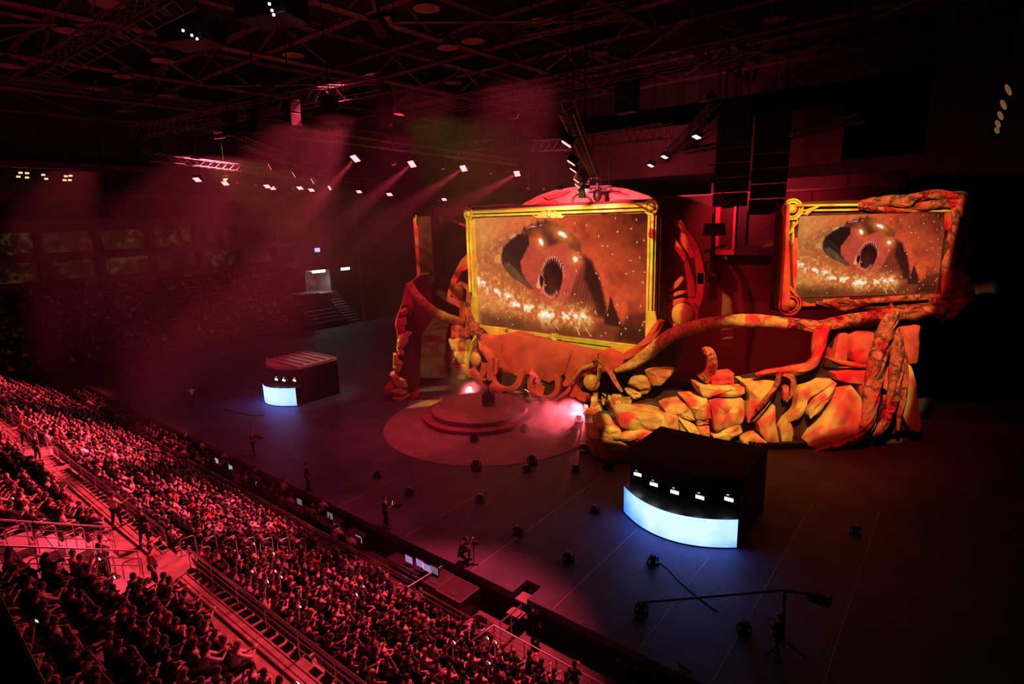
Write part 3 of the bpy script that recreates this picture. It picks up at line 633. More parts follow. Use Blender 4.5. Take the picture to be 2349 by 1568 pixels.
# ================================================================ the two wings
def wing(side):
    W_ = WING
    def lab(a, b): return a if side == 'right' else b
    base = W_.at(1740, 1018, 0) if side == 'right' else None
    def T(name, l, cat, p):
        p = np.array(p, float)
        if XF[0] is not None: p = XF[0](p[None])[0]
        return thing(name, l, cat, tuple(p))
    # screen
    tl, tr_, bl, brr = (W_.at(1828, 495), W_.at(2164, 486), W_.at(1825, 681), W_.at(2157, 674))
    u = W_.u; uo = lambda p: np.dot(p - W_.O, u)
    u0, u1, z0, z1 = (uo(tl) + uo(bl)) / 2, (uo(tr_) + uo(brr)) / 2, (bl[2] + brr[2]) / 2, (tl[2] + tr_[2]) / 2
    q = lambda uu, z, d=0.0: W_.O + u * uu + W_.n * d + UZ * z
    t = T('wing_screen', lab('screen on the right wing showing the roaring beast, wrapped in red roots', 'screen on the far left wing seen almost edge-on above its rock tower'), 'screen', q((u0 + u1) / 2, z0 - 1))
    if side == 'right': display('display', q(u0, z1), q(u1, z1), q(u0, z0), picture_mat('wing_picture', 0.85), t)
    else: display('display', q(u0, z1), q(u1, z1), q(u0, z0), picture_mat('far_picture', 0.8), t)
    MB().prism([q(u0 - 1.1, z0 - .9, -.15), q(u1 + .5, z0 - .9, -.15), q(u1 + .5, z1 + .9, -.15), q(u0 - 1.1, z1 + .9, -.15)], -W_.n * (.9 if side == 'right' else 1.4)).build('casing', casem, t, smooth=0, bevel=.05)
    b = MB(); b.prism([q(u0 - .95, z0 - .75, -.15), q(u0 - .1, z0 - .75, -.15), q(u0 - .1, z1 + .8, -.15), q(u0 - .95, z1 + .8, -.15)], W_.n * .1)
    b.prism([q(u0 - .1, z1 + .02, -.15), q(u1 + .4, z1 + .02, -.15), q(u1 + .4, z1 + .8, -.15), q(u0 - .1, z1 + .8, -.15)], W_.n * .1)
    b.prism([q(u0 - .1, z0 - .75, -.15), q(u1 + .4, z0 - .75, -.15), q(u1 + .4, z0 - .02, -.15), q(u0 - .1, z0 - .02, -.15)], W_.n * .1).build('frame_recess', darkfr, t, smooth=0)
    FM = goldm; FN = 'frame'
    def S(m, P, d, th): q_ = MB(); q_.prism(tr(W_, cA, P, d), W_.n * th); q_.build(FN, FM, t, smooth=0, bevel=.02)
    f = None
    S(f, [(195, 190), (1060, 180), (1060, 208), (230, 215), (225, 600), (205, 600)], -.05, .3)
    S(f, [(350, 248), (1000, 236), (1045, 232), (1000, 262), (350, 268)], -.05, .2); S(f, [(275, 380), (292, 380), (285, 640), (265, 640)], -.05, .2)
    S(f, [(395, 305), (440, 240), (530, 208), (580, 210), (500, 250), (430, 312)], 0, .25); S(f, [(235, 520), (270, 440), (330, 365), (330, 400), (285, 450), (262, 500)], 0, .25)
    S(f, [(375, 215), (395, 215), (385, 300), (360, 312)], -.05, .2); S(f, [(235, 345), (330, 345), (330, 362), (235, 365)], -.05, .2)
    S(f, [(1780, 270), (1900, 240), (2000, 232), (2070, 225), (2078, 265), (1960, 275)], -.05, .3)
    FM = redfr; FN = 'carving'
    S(f, [(180, 200), (215, 185), (210, 640), (225, 1000), (215, 1370), (150, 1370), (125, 1340), (150, 1000), (170, 640), (165, 450)], -.1, .45)
    S(f, [(265, 640), (300, 560), (325, 560), (318, 900), (310, 1080), (290, 1180), (268, 1000)], -.05, .25)
    S(f, [(215, 1060), (250, 1100), (320, 1190), (310, 1220), (240, 1150)], 0, .25); S(f, [(375, 1270), (420, 1280), (470, 1300), (580, 1290), (580, 1320), (380, 1330)], 0, .25)
    S(f, [(700, 1275), (900, 1225), (915, 1270), (820, 1265), (700, 1290)], 0, .25)
    S(f, [(1985, 260), (2040, 280), (2030, 420), (2000, 480), (1990, 400)], 0, .25); S(f, [(1955, 990), (1985, 930), (1985, 1190), (1950, 1195)], 0, .25)
    for (x, y, mm, r) in ((281, 245, goldm, .3), (256, 1310, redfr, .34)):
        c = W_.at(*cA((x, y)), 0.05); b = MB().ball(c, (r, r, r), 16, 10)
        for rr in (r * 1.55, r * 2.1): b.tube([c + rr * (u * math.cos(k * .3927) + UZ * math.sin(k * .3927)) for k in range(17)], .07, 5)
        b.build('corner_boss', mm, t)
    # roots round the screen and down to the floor
    v = T('root_sculpture', lab('gnarled red roots wrapping the right wing screen and running down to the floor', 'gnarled roots wrapping the far left wing screen and its rock tower'), 'stage set', q(u1, 0))
    R = lambda P, rad, d, m=barkm, st=3, seed=0, cr=cA: root(v, W_, cr, P, rad, d, m, st, seed=seed)
    R([(1960, 1440), (2090, 1330), (2150, 1200), (2110, 1000), (2110, 800), (2140, 600), (2160, 400), (2170, 250), (2120, 160)], [.5, .75, .7, .62, .6, .55, .55, .5, .4], .25, st=4, seed=1)
    R([(2060, 1220), (2085, 900), (2120, 600), (2120, 320), (2090, 230)], [.2, .25, .25, .2, .15], .75, seed=2, st=2)
    R([(2215, 560), (2200, 800), (2190, 1050), (2160, 1250)], [.12, .2, .2, .1], .2, seed=3, st=2)
    R([(2190, 260), (2160, 130), (2050, 110), (1950, 80), (1840, 75), (1720, 100), (1560, 140), (1350, 158), (1200, 165), (1050, 180)], [.45, .42, .4, .36, .32, .34, .38, .42, .4, .25], .3, seed=4, st=3)
    R([(1050, 210), (1200, 225), (1350, 230), (1600, 230), (1850, 195), (2080, 190)], [.2, .3, .35, .35, .4, .3], .2, seed=5, st=3)
    R([(1340, 160), (1450, 190), (1590, 196), (1660, 130), (1760, 85)], [.1, .14, .15, .14, .1], .6, seed=6, st=2)
    R([(560, 1285), (700, 1310), (850, 1345), (960, 1330), (1090, 1290), (1300, 1255), (1600, 1245), (1900, 1225), (2060, 1250)], [.12, .2, .26, .28, .28, .24, .24, .26, .3], .35, seed=7, st=3)
    R([(620, 1270), (800, 1270), (1000, 1290), (1120, 1260)], [.1, .2, .2, .1], .3, seed=8, st=2)
    R([(1100, 1340), (1400, 1360), (1700, 1370), (1950, 1340), (2080, 1290)], [.1, .25, .4, .45, .3], .2, seed=20, st=3)
    R([(1850, 1240), (1860, 1290), (1850, 1340)], [.2, .2, .2], .45, seed=9, st=2)
    R([(1390, 1300), (1400, 1380), (1310, 1450), (1265, 1540)], [.1, .16, .16, .06], .9, seed=10, st=1)
    C = lambda P, rad, d, m=barkm, st=3, seed=0: root(v, W_, cC, P, rad, d, m, st, seed=seed)
    C([(600, 165), (820, 190), (1010, 215), (1150, 190), (1350, 150), (1600, 105), (1850, 62), (2050, 60), (2250, 20)], [.42, .44, .46, .48, .48, .5, .55, .62, .6], .5, seed=11, st=4)
    C([(1780, 70), (1740, 170), (1700, 270), (1640, 420), (1605, 620), (1570, 800), (1545, 1000), (1505, 1150), (1420, 1280), (1260, 1380), (1060, 1440), (905, 1478)], [.4, .45, .48, .5, .5, .5, .5, .46, .38, .28, .2, .06], 1.35, seed=12, st=4)
    C([(1760, 250), (1820, 420), (1825, 560), (1790, 760), (1760, 960), (1710, 1130), (1640, 1260), (1585, 1320)], [.4, .42, .4, .4, .38, .34, .28, .1], 1.1, seed=13, st=3)
    C([(1850, 330), (1890, 560), (1905, 720), (1880, 900), (1845, 1080), (1830, 1250)], [.2, .22, .2, .2, .16, .08], .9, seed=14, st=2)
    C([(1690, 900), (1705, 1010), (1690, 1130), (1600, 1300)], [.12, .16, .16, .06], 1.2, seed=15, st=2)
    C([(1080, 215), (1045, 330), (1020, 450), (995, 545), (900, 622), (720, 655), (560, 660), (400, 690)], [.46, .46, .46, .48, .44, .4, .3, .14], .85, seed=16, st=2, m=redfr)
    C([(640, 660), (622, 780), (565, 870), (480, 970), (375, 1112)], [.2, .24, .24, .2, .05], 1.2, seed=17, st=2)
    C([(680, 690), (770, 725), (785, 800), (765, 890), (715, 965)], [.14, .16, .16, .14, .06], 1.1, seed=18, st=2)
    C([(1100, 515), (1250, 565), (1420, 600), (1560, 600)], [.06, .16, .2, .2], .9, seed=19, st=1, m=redfr)
    # rock wall with the great stone hand
    g = T('rock_sculpture', lab('great cracked stone hand and rock wall glowing orange below the right wing screen', 'dark rock wall running back behind the far left rock tower'), 'stage set', W_.at(1740, 1018, .4))
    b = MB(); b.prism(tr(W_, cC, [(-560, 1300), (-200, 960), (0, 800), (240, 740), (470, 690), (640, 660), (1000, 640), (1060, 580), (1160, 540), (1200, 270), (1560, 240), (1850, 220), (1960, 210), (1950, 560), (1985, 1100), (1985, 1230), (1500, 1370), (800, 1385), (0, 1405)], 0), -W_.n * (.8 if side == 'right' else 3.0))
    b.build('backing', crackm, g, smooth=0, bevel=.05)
    B_ = [([(1355, 285), (1440, 300), (1600, 305), (1845, 298), (1852, 375), (1780, 405), (1600, 405), (1480, 385), (1420, 425), (1370, 340)], .9, 0), ([(1465, 440), (1600, 430), (1832, 425), (1838, 600), (1812, 680), (1640, 745), (1560, 800), (1530, 760), (1490, 560)], 1.0, 0),
          ([(1195, 435), (1430, 415), (1472, 520), (1480, 640), (1330, 650), (1260, 560)], .9, 0), ([(985, 545), (1050, 510), (1200, 490), (1262, 560), (1312, 670), (1200, 650), (1110, 620), (1000, 592)], .8, .2), ([(1342, 662), (1472, 642), (1472, 715), (1350, 735)], .6, .1),
          ([(1352, 748), (1472, 738), (1476, 860), (1390, 915), (1342, 800)], .7, .1), ([(1122, 640), (1250, 690), (1340, 760), (1362, 880), (1425, 940), (1350, 972), (1220, 930), (1150, 780)], .9, .3), ([(880, 720), (1000, 600), (1112, 625), (1132, 760), (1062, 870), (900, 850)], .8, .5),
          ([(470, 650), (490, 615), (620, 606), (800, 612), (890, 620), (960, 640), (900, 760), (800, 770), (640, 785), (500, 740)], .8, .9), ([(240, 760), (300, 740), (400, 750), (480, 780), (500, 810), (480, 880), (300, 890), (245, 830)], .8, 1.4),
          ([(490, 862), (560, 810), (740, 780), (800, 800), (862, 812), (852, 872), (700, 908), (520, 892)], .8, 1.2), ([(160, 862), (300, 858), (430, 905), (560, 960), (582, 1118), (440, 1112), (300, 1092), (190, 1040), (178, 950)], .9, 1.5), ([(480, 895), (700, 905), (1062, 868), (1010, 920), (800, 960), (580, 950)], .6, .9),
          ([(1510, 835), (1680, 750), (1800, 695), (1832, 800), (1700, 880), (1560, 922)], .8, .1), ([(1525, 945), (1722, 918), (1738, 985), (1640, 1005), (1560, 985)], .7, .1), ([(1850, 890), (1930, 830), (2000, 828), (2130, 930), (2100, 960), (1950, 965), (1840, 972)], .8, .1)]
    for i, (P, h, d) in enumerate(B_ if side == 'right' else ()):
        m = MB(); rock(m, tr(W_, cB, P, d), W_.n, h, .9 + d * .8 if side == 'right' else .3 + d, 100 + i, .10); m.build('rock_block', rockm, g, smooth=50)
    C_ = [([(245, 748), (470, 735), (588, 745), (562, 830), (482, 960), (372, 1110), (290, 1130), (280, 1050), (308, 900)], .9, rockm), ([(400, 1150), (560, 985), (572, 1200), (602, 1340), (480, 1318), (420, 1230)], .8, rockm), ([(640, 740), (760, 735), (742, 900), (660, 930)], .6, redrock),
          ([(820, 800), (1010, 735), (1150, 745), (960, 840), (860, 960), (832, 1090), (700, 1130), (680, 1080), (780, 1000), (792, 880)], .7, rockm), ([(890, 1030), (950, 890), (1152, 750), (1112, 870), (1012, 1010), (900, 1092)], .9, rockm),
          ([(1130, 930), (1210, 810), (1290, 790), (1352, 880), (1492, 1090), (1482, 1150), (1352, 1310), (1200, 1360), (990, 1372), (872, 1332), (960, 1200), (1100, 1020)], 1.4, rockm), ([(1150, 660), (1260, 630), (1540, 605), (1560, 800), (1482, 960), (1422, 930), (1362, 760), (1250, 740), (1160, 720)], .9, redrock),
          ([(620, 1200), (690, 1082), (750, 1210), (742, 1330), (640, 1340)], .6, rockm), ([(1300, 430), (1330, 310), (1400, 265), (1552, 270), (1578, 400), (1562, 560), (1500, 577), (1330, 540)], 1.1, redrock), ([(1165, 520), (1220, 280), (1298, 275), (1300, 400), (1290, 560)], .4, redrock),
          ([(1830, 230), (1982, 190), (1962, 540), (1890, 560), (1812, 400)], .8, redrock), ([(1760, 620), (1900, 590), (1962, 800), (1972, 1000), (2000, 1080), (1996, 1222), (1910, 1216), (1840, 1100), (1780, 1000)], .7, rockm), ([(1650, 640), (1770, 610), (1742, 800), (1700, 850), (1640, 800)], .6, redrock)]
    for i, (P, h, mm) in enumerate(C_):
        m = MB(); rock(m, tr(W_, cC, P, .05), W_.n, h, .7 if side == 'right' else .25, 140 + i, .08); m.build('rock_block', mm, g, smooth=50)
    MB().prism(tr(W_, cC, [(0, 1385), (800, 1375), (1500, 1365), (1560, 1420), (800, 1440), (0, 1450)], .9), -W_.n * 1.0).build('skirt', drape, g, smooth=0)
wing('right')
PV = np.array([-39.75, 32.3, 0]); _a = -math.radians(14)
def mirror(V):
    V = np.array(V, float).copy(); V[:, 0] = -58 - V[:, 0]; D = V - PV; c, s = math.cos(_a), math.sin(_a)
    V[:, 0] = PV[0] + D[:, 0] * c - D[:, 1] * s; V[:, 1] = PV[1] + D[:, 0] * s + D[:, 1] * c; V[:, 0] -= 0.6; return V
XF[0] = mirror; wing('left'); XF[0] = None
TW = Plane(on_z(932, 913), 49); c8 = crop(870, 680, 240 / 1568)
tw = thing('rock_tower', 'tall narrow rock tower with yellow patches under the far left screen', 'stage set', tuple(on_z(932, 913)))
MB().prism(tr(TW, c8, [(440, -180), (640, -330), (760, -340), (790, 0), (800, 330), (650, 560), (615, 1100), (600, 1480), (480, 1560), (300, 1560), (215, 1480), (240, 900), (275, 560), (240, 400), (340, 100), (390, -170)], -.2), -TW.n * 1.6).build('core', mat('dark_red_rock', (.11, .03, .028), .9, var=.3, scale=.6, bump=.2), tw, smooth=0, bevel=.1)
for i, (P, h, mm) in enumerate((([(300, 560), (440, 518), (492, 540), (420, 600), (432, 660), (350, 760), (268, 765), (280, 650)], .5, rockm), ([(268, 790), (345, 768), (372, 862), (285, 872)], .4, rockm), ([(212, 868), (262, 868), (290, 940), (352, 990), (322, 1060), (290, 1132), (208, 1060)], .5, rockm),
                               ([(168, 1160), (230, 1130), (292, 1205), (220, 1292)], .5, rockm), ([(228, 1290), (300, 1208), (392, 1250), (418, 1335), (300, 1352)], .55, rockm), ([(178, 1392), (290, 1352), (412, 1410), (402, 1445), (250, 1464)], .6, rockm), ([(220, 1480), (452, 1463), (365, 1542), (280, 1555), (200, 1510)], .5, rockm),
                               ([(88, 1370), (180, 1268), (232, 1330), (180, 1420), (98, 1440)], .5, redrock), ([(316, 205), (432, 150), (432, 245), (330, 282)], .4, redrock), ([(296, 322), (402, 298), (412, 402), (298, 432)], .4, redrock), ([(306, 442), (382, 428), (384, 520), (300, 560)], .4, redrock), ([(470, 1480), (590, 1380), (605, 1440), (590, 1500), (500, 1550)], .4, redrock),
                               ([(395, -170), (450, -185), (480, 0), (500, 160), (450, 300), (430, 130), (350, 130), (375, -40)], .45, redrock), ([(240, 420), (262, 300), (330, 160), (300, 330), (292, 500), (285, 640), (262, 560)], .35, redrock))):
    m = MB(); rock(m, tr(TW, c8, P), TW.n, h, .5, 300 + i, .1); m.build('rock_block', mm, tw, smooth=50)
lg = thing('root_sculpture', 'long pale root from beside the central screen over to the right wing', 'stage set', (-14, 41, 6))
P = [on_y(1412, 851, 40.2), on_y(1450, 836, 40.3), on_y(1482, 814, 40.5), on_y(1518, 783, 40.7), on_y(1548, 764, 40.7), on_y(1590, 750, 40.5), on_y(1640, 740, 40.0), WING.at(1700, 736, .5), WING.at(1760, 737, .5), WING.at(1800, 741, .5)]
MB().tube(smooth_line(P), np.interp(np.linspace(0, 1, 37), [0, .1, .3, .6, 1], [.2, .42, .55, .5, .42]), 12, .07, seed=4).build('root', vinem, lg, smooth=60)
# ---- rock ramp between the wing and the centre
rp = thing('stage_ramp', 'dark sloping ramp between small ochre rocks leading up behind the stone hand', 'ramp', (-19, 40, 0))
def gz(px, py, z=0): return on_z(px, py, z)
rampm = mat('ramp_board', (0.085, 0.05, 0.05), 0.8, var=0.2, scale=1)
a, b, c, d = gz(1440, 965), gz(1420, 945), gz(1530, 865), gz(1600, 890)
MB().hexa([gz(1400, 968, 0), gz(1560, 960, 0), gz(1668, 905, 0), gz(1540, 872, 0), gz(1400, 967, .05), gz(1560, 959, .05), gz(1645, 872, 1.3), gz(1540, 842, 1.3)]).build('deck', rampm, rp, smooth=0)
r2 = thing('rock_pile', 'row of small ochre rocks along the left edge of the dark ramp', 'stage set', (-23, 42, 0)); KP = Plane((-22.4, 42.2, 0), 12)
for i, (P, h) in enumerate((([(1040, 560), (1080, 510), (1200, 505), (1290, 540), (1340, 620), (1320, 700), (1180, 700), (1010, 620)], .8), ([(965, 705), (1040, 700), (1200, 770), (1190, 830), (1100, 850), (1010, 790)], .7), ([(1270, 420), (1330, 390), (1500, 400), (1650, 440), (1640, 500), (1500, 640), (1380, 640), (1290, 500)], .8),
                        ([(1180, 740), (1330, 700), (1290, 780), (1200, 790)], .5), ([(735, 840), (850, 860), (905, 910), (890, 990), (800, 1070), (740, 960)], .7), ([(910, 880), (1050, 880), (1040, 940), (920, 970)], .5))):
    m = MB(); rock(m, tr(KP, c6, P), KP.n, h, .9, 200 + i); m.build('rock_block', rockm, r2, smooth=50)
r3 = thing('rock_pile', 'heap of ochre rocks under the right amber orb beside the bright red lamp', 'stage set', (-23.8, 39.5, 0)); LP_ = Plane((-23.6, 39.6, 0), 25)
for i, (P, h) in enumerate((([(300, 1060), (360, 1010), (480, 1000), (520, 1080), (490, 1180), (320, 1190)], .8), ([(440, 830), (520, 800), (530, 900), (480, 990), (430, 960)], .5), ([(420, 980), (560, 960), (590, 1040), (520, 1060)], .5), ([(500, 1110), (640, 1100), (640, 1200), (500, 1210)], .6), ([(590, 830), (650, 850), (630, 960), (600, 940)], .3), ([(680, 850), (730, 880), (720, 970), (680, 940)], .3))):
    m = MB(); rock(m, tr(LP_, c6, P), LP_.n, h, .7, 220 + i); m.build('rock_block', rockm, r3, smooth=50)
hn = thing('stone_horn', 'curved stone horn standing on a block on top of the stone pillar', 'stage set', tuple(WING.at(1640, 875, .3)))
hc = [WING.at(*p, -.2) for p in ((1612, 872), (1628, 852), (1634, 830), (1628, 812), (1614, 798))]
MB().tube(smooth_line(hc), np.interp(np.linspace(0, 1, 17), [0, .5, .85, 1], [.42, .4, .34, .16]), 10, .15, seed=3).build('horn', barkm, hn, smooth=45)
m = MB(); rock(m, [WING.at(*p, -.3) for p in ((1627, 858), (1677, 851), (1678, 876), (1630, 878))], WING.n, .5, .6, 231); m.build('block', redrock, hn, smooth=50)
dm = thing('stone_shell', 'low rounded stone shell behind the dark ramp', 'stage set', tuple(gz(1585, 838, 1.2)))
cc = gz(1585, 842, 1.0); MB().ball(cc, (2.3, 1.7, 1.5), 24, 12).build('shell', redrock, dm, smooth=60)
MB().tube([cc + np.array([2.34 * math.cos(k * .26), 1.75 * math.sin(k * .26), .2]) for k in range(25)], .14, 6).build('rim', barkm, dm)
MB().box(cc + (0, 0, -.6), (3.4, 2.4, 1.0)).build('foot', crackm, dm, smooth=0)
# ---- backdrop wall behind the set, panels on it
struct('wall_backdrop', MB().box((-25.4, 50.6, 8.7), (41.3, .5, 17.5)), mat('red_backdrop', (0.26, 0.075, 0.08), 0.85, var=.15, scale=.25), smooth=0)
struct('trim_90', MB().box((-25.4, 50.5, 17.55), (41.4, .7, .16)), mat('backdrop_rail', (.5, .3, .3), .5), smooth=0)
struct('wall_header', MB().box((-11.6, 52.5, 17.2), (14.5, .4, 2.8)), mat('grey_panel', (0.22, 0.12, 0.13), .85, var=.1, scale=.3), smooth=0)
struct('wall_gallery', MB().box((-36, 60, 22.5), (52, .5, 5.0)), mat('red_gallery', (0.16, 0.07, 0.075), 0.9, var=.2, scale=.3), smooth=0)
HP = Plane((-29, 48.5, 0), 0); pf = mat('panel_frame', (0.34, 0.10, 0.105), .8, var=.15, scale=1)
def panel(label, P, Q, border=.16, m=pf, tilt=0):
    a = HP.at(*P[0]); c = HP.at(*P[2]); x0, x1, z0, z1 = a[0], c[0], c[2], a[2]
    t = thing('hanging_scenery', label, 'panel', ((x0 + x1) / 2, 48.5, z0)); A = np.array([x0, 48.5, z0]); bw = (x1 - x0) * border
    f = MB(); 
    f.box(((x0 + x1) / 2, 48.5, z1 - bw / 2), (x1 - x0, .4, bw)).box(((x0 + x1) / 2, 48.5, z0 + bw / 2), (x1 - x0, .4, bw))
    f.box((x0 + bw / 2, 48.5, (z0 + z1) / 2), (bw, .4, z1 - z0 - 2 * bw)).box((x1 - bw / 2, 48.5, (z0 + z1) / 2), (bw, .4, z1 - z0 - 2 * bw)); f.build('frame', m, t, smooth=0)
    MB().box(((x0 + x1) / 2, 48.65, (z0 + z1) / 2), (x1 - x0 - 2 * bw, .1, z1 - z0 - 2 * bw)).build('infill', darkfr, t, smooth=0)
    [MB().bar((x_, 48.5, z1), (x_, 48.5, 31), .03, 4).build('cable', black, t) for x_ in (x0 + .4, x1 - .4)]
panel('square dark panel in a red border hanging left of the central screen', ((998, 477), 0, (1074, 562)), 0, .2)
panel('narrow ornate red panel hanging right of the carved ring', ((1645, 462), 0, (1690, 584)), 0, .2, redfr)
panel('square dark panel hanging between the ornate red panel and the right wing screen', ((1692, 462), 0, (1790, 586)), 0, .24, mat('dark_panel_frame', (.05, .022, .024), .85))
# ---- round platform with its plinth
pc = np.array([-30.7, 33.5, 0]); pm = mat('platform_top', (0.34, 0.20, 0.18), .6, var=.15, scale=1.2)
pl = thing('round_platform', 'low round stage platform in front of the central screen', 'platform', tuple(pc))
MB().lathe([(4.6, .05), (4.6, .38), (4.55, .42), (4.0, .42)], 72, pc, False).build('step', pm, pl, smooth=30)
MB().lathe([(4.0, .05), (4.0, .78), (3.96, .82), (.01, .82)], 72, pc).build('deck', pm, pl, smooth=30)
MB().lathe([(4.62, .30), (4.70, .32), (4.70, .40), (4.62, .42)], 72, pc, False).build('edge_band', redfr, pl, smooth=30)
pp = thing('plinth', 'dark plinth in the middle of the round platform', 'plinth', tuple(pc + (0.35, .75, .82)))
MB().box(pc + (.35, .75, 1.35), (1.0, 1.0, 1.06), .6).build('block', mat('plinth_face', (.05, .015, .017), .6), pp, smooth=0, bevel=.03)
MB().box(pc + (.35, .75, 1.92), (.7, .7, .1), .6).build('cap', black, pp, smooth=0, bevel=.02)
tp = thing('trophy', 'dark shield trophy on a stem standing on the platform plinth', 'trophy', tuple(pc + (.35, .75, 1.97)))
tb = pc + (.35, .75, 1.97); tm = mat('bronze', (.10, .055, .035), .4, .7)
MB().lathe([(.22, 0), (.22, .06), (.10, .12), (.06, .3), (.05, .55)], 20, tb).build('stem', tm, tp)
q = [(-.45, 1.0), (-.2, .92), (0, 1.08), (.2, .92), (.45, 1.0), (.36, .78), (.12, .55), (0, .45), (-.12, .55), (-.36, .78)]
MB().prism([tb + (x * .78, -.05 + x * .6, z) for x, z in q], (-.06, .08, 0)).build('shield', tm, tp, smooth=0, bevel=.02)
# ---- LED desks
def led_desk(label, xl, xr, yfar, bulge, h, label2, lamps, roofm, ribs, aim):
    """curved LED front facing the audience with a black canopy standing behind it"""
    xc = (xl + xr) / 2; hw = (xr - xl) / 2; N = 28
    front = [(xl + (xr - xl) * i / N, yfar - bulge * (1 - ((i / N * 2) - 1) ** 2)) for i in range(N + 1)]
    t = thing('led_desk', label, 'desk', (xc, yfar, 0))
    vs = [(x, y, z) for z in (.06, h) for x, y in front]; n = N + 1
    m = bpy.data.materials.get('led_picture')
    if not m:
        m = bpy.data.materials.new('led_picture'); m.use_nodes = True; nt = m.node_tree; nt.nodes.clear()
        e = nt.nodes.new('ShaderNodeEmission'); o = nt.nodes.new('ShaderNodeOutputMaterial'); tc = nt.nodes.new('ShaderNodeTexCoord'); ns = nt.nodes.new('ShaderNodeTexNoise')
        at = nt.nodes.new('ShaderNodeAttribute'); at.attribute_name = 'led'; ns.inputs['Scale'].default_value = .8; ns.inputs['Detail'].default_value = 5
        ma = nt.nodes.new('ShaderNodeMath'); ma.operation = 'MULTIPLY_ADD'; ma.inputs[1].default_value = .55
        cr = nt.nodes.new('ShaderNodeValToRGB'); el = cr.color_ramp.elements
        el[0].position = .25; el[0].color = (.005, .20, .9, 1); el[1].position = .95; el[1].color = (.74, 1.05, 4.2, 1); k = el.new(.55); k.color = (.16, .48, 2.4, 1); k = el.new(.75); k.color = (.45, .80, 3.6, 1)
        nt.links.new(tc.outputs['Object'], ns.inputs['Vector']); nt.links.new(ns.outputs['Fac'], ma.inputs[0]); nt.links.new(at.outputs['Fac'], ma.inputs[2])
        nt.links.new(ma.outputs[0], cr.inputs['Fac']); nt.links.new(cr.outputs['Color'], e.inputs['Color']); e.inputs['Strength'].default_value = 1.0; nt.links.new(e.outputs[0], o.inputs['Surface'])
    K = 6; b = MB(); vs = []; lv = []
    for j in range(K + 1):
        for i, (x, y) in enumerate(front):
            vs.append((x, y, .06 + (h - .06) * j / K)); f = i / N
            lv.append(.12 + .62 * min(1, (f / .34)) ** .6 * (1 - .28 * max(0, (f - .6) / .4)) - .22 * (1 - j / K) ** 2)
    b.add(vs, [(j * n + i, j * n + i + 1, (j + 1) * n + i + 1, (j + 1) * n + i) for j in range(K) for i in range(N)])
    o = b.build('display', m, t, smooth=180); at = o.data.color_attributes.new('led', 'FLOAT_COLOR', 'POINT')
    at.data.foreach_set('color', np.repeat(np.array(lv)[:, None], 4, 1).ravel().astype(np.float32))
    back = [(x, y + .14) for x, y in front]
    MB().add([(x, y, z) for z in (0, h + .03) for x, y in front[::1]] + [(x, y, z) for z in (0, h + .03) for x, y in back],
             [(2 * n + i, 2 * n + i + 1, 3 * n + i + 1, 3 * n + i)[::-1] for i in range(N)] + [(n + i, n + i + 1, 3 * n + i + 1, 3 * n + i) for i in range(N)] + [(i, i + 1, 2 * n + i + 1, 2 * n + i) for i in range(N)] + [(0, n, 3 * n, 2 * n), (n - 1, 2 * n - 1, 4 * n - 1, 3 * n - 1)]).build('cabinet', black, t, smooth=30)
    dt = [(x, y + .14) for x, y in front] + [(xr, yfar + 1.1), (xl, yfar + 1.1)]
    MB().prism([(x, y, h - .06) for x, y in dt], (0, 0, .06)).build('desk_top', mat('desk_top', (.03, .03, .035), .35), t, smooth=0)
    t2 = thing('canopy', label2, 'canopy', (xc, yfar + 2.4, 0))
    fr2 = [(x, y + .55) for x, y in front]; ins = fr2 + [(xr, yfar + 4.6), (xl, yfar + 4.6)]
    MB().prism([(x, y, 3.3) for x, y in ins], (0, 0, .28)).build('roof', roofm, t2, smooth=0, bevel=.02)
    if ribs:
        r = MB()
        for k in range(6): r.box((xc, yfar + .3 + k * .8, 3.66), (xr - xl - .3, .12, .14))
        r.build('roof_rib', roofm, t2, smooth=0)
    MB().add([(x, y + .05, z) for z in (2.62, 3.3) for x, y in fr2] + [(x, y + .12, z) for z in (2.62, 3.3) for x, y in fr2],
             [(i, i + 1, n + i + 1, n + i) for i in range(N)] + [(2 * n + i, 2 * n + i + 1, 3 * n + i + 1, 3 * n + i)[::-1] for i in range(N)] + [(i, i + 1, 2 * n + i + 1, 2 * n + i)[::-1] for i in range(N)]).build('fascia', black, t2, smooth=30)
    MB().box((xc, yfar + 4.5, 1.65), (xr - xl, .1, 3.3)).build('back_wall', black, t2, smooth=0)
    for x in (xl + .06, xr - .06):
        MB().box((x, yfar + 2.7, 1.65), (.08, 3.6, 3.3)).build('side_wall', black, t2, smooth=0); MB().bar((x, yfar + .7, 0), (x, yfar + .7, 3.3), .06, 8).build('post', black, t2)
    for i in range(lamps):
        f = (i + .5) / lamps if lamps == 5 else .55 + i * .17; x = xl + (xr - xl) * f; y = yfar - bulge * (1 - (f * 2 - 1) ** 2) + 1.0
        ordn = ['first', 'second', 'third', 'fourth', 'fifth'][i]
        l = thing('flood_lamp', '%s white flood lamp from the left under the %s canopy' % (ordn, 'right' if lamps == 5 else 'far left'), 'lamp', (x, y, 2.2))
        MB().box((x, y, 2.28), (.46, .3, .26)).build('housing', black, l, smooth=0, bevel=.02)
        MB().box((x, y - .17, 2.25), (.42, .03, .15)).build('lens', white_e, l, smooth=0)
        MB().box((x - .08, y - .1, 2.46), (.1, .1, .03)).build('indicator', mat('green_led', (.1, .6, .1), .4, emit=((.2, 1, .25), 1.4)), l, smooth=0)
        MB().bar((x, y, 2.4), (x, y, 3.3), .03, 6).build('hanger', black, l)
led_desk('curved desk with a glowing pale blue LED front, near right of the stage', -13.5, -7.4, 26.1, 1.25, 1.55, 'black canopy over the right blue LED desk', 5, mat('canopy_roof', (.05, .028, .028), .9, var=.2, scale=1), False, None)
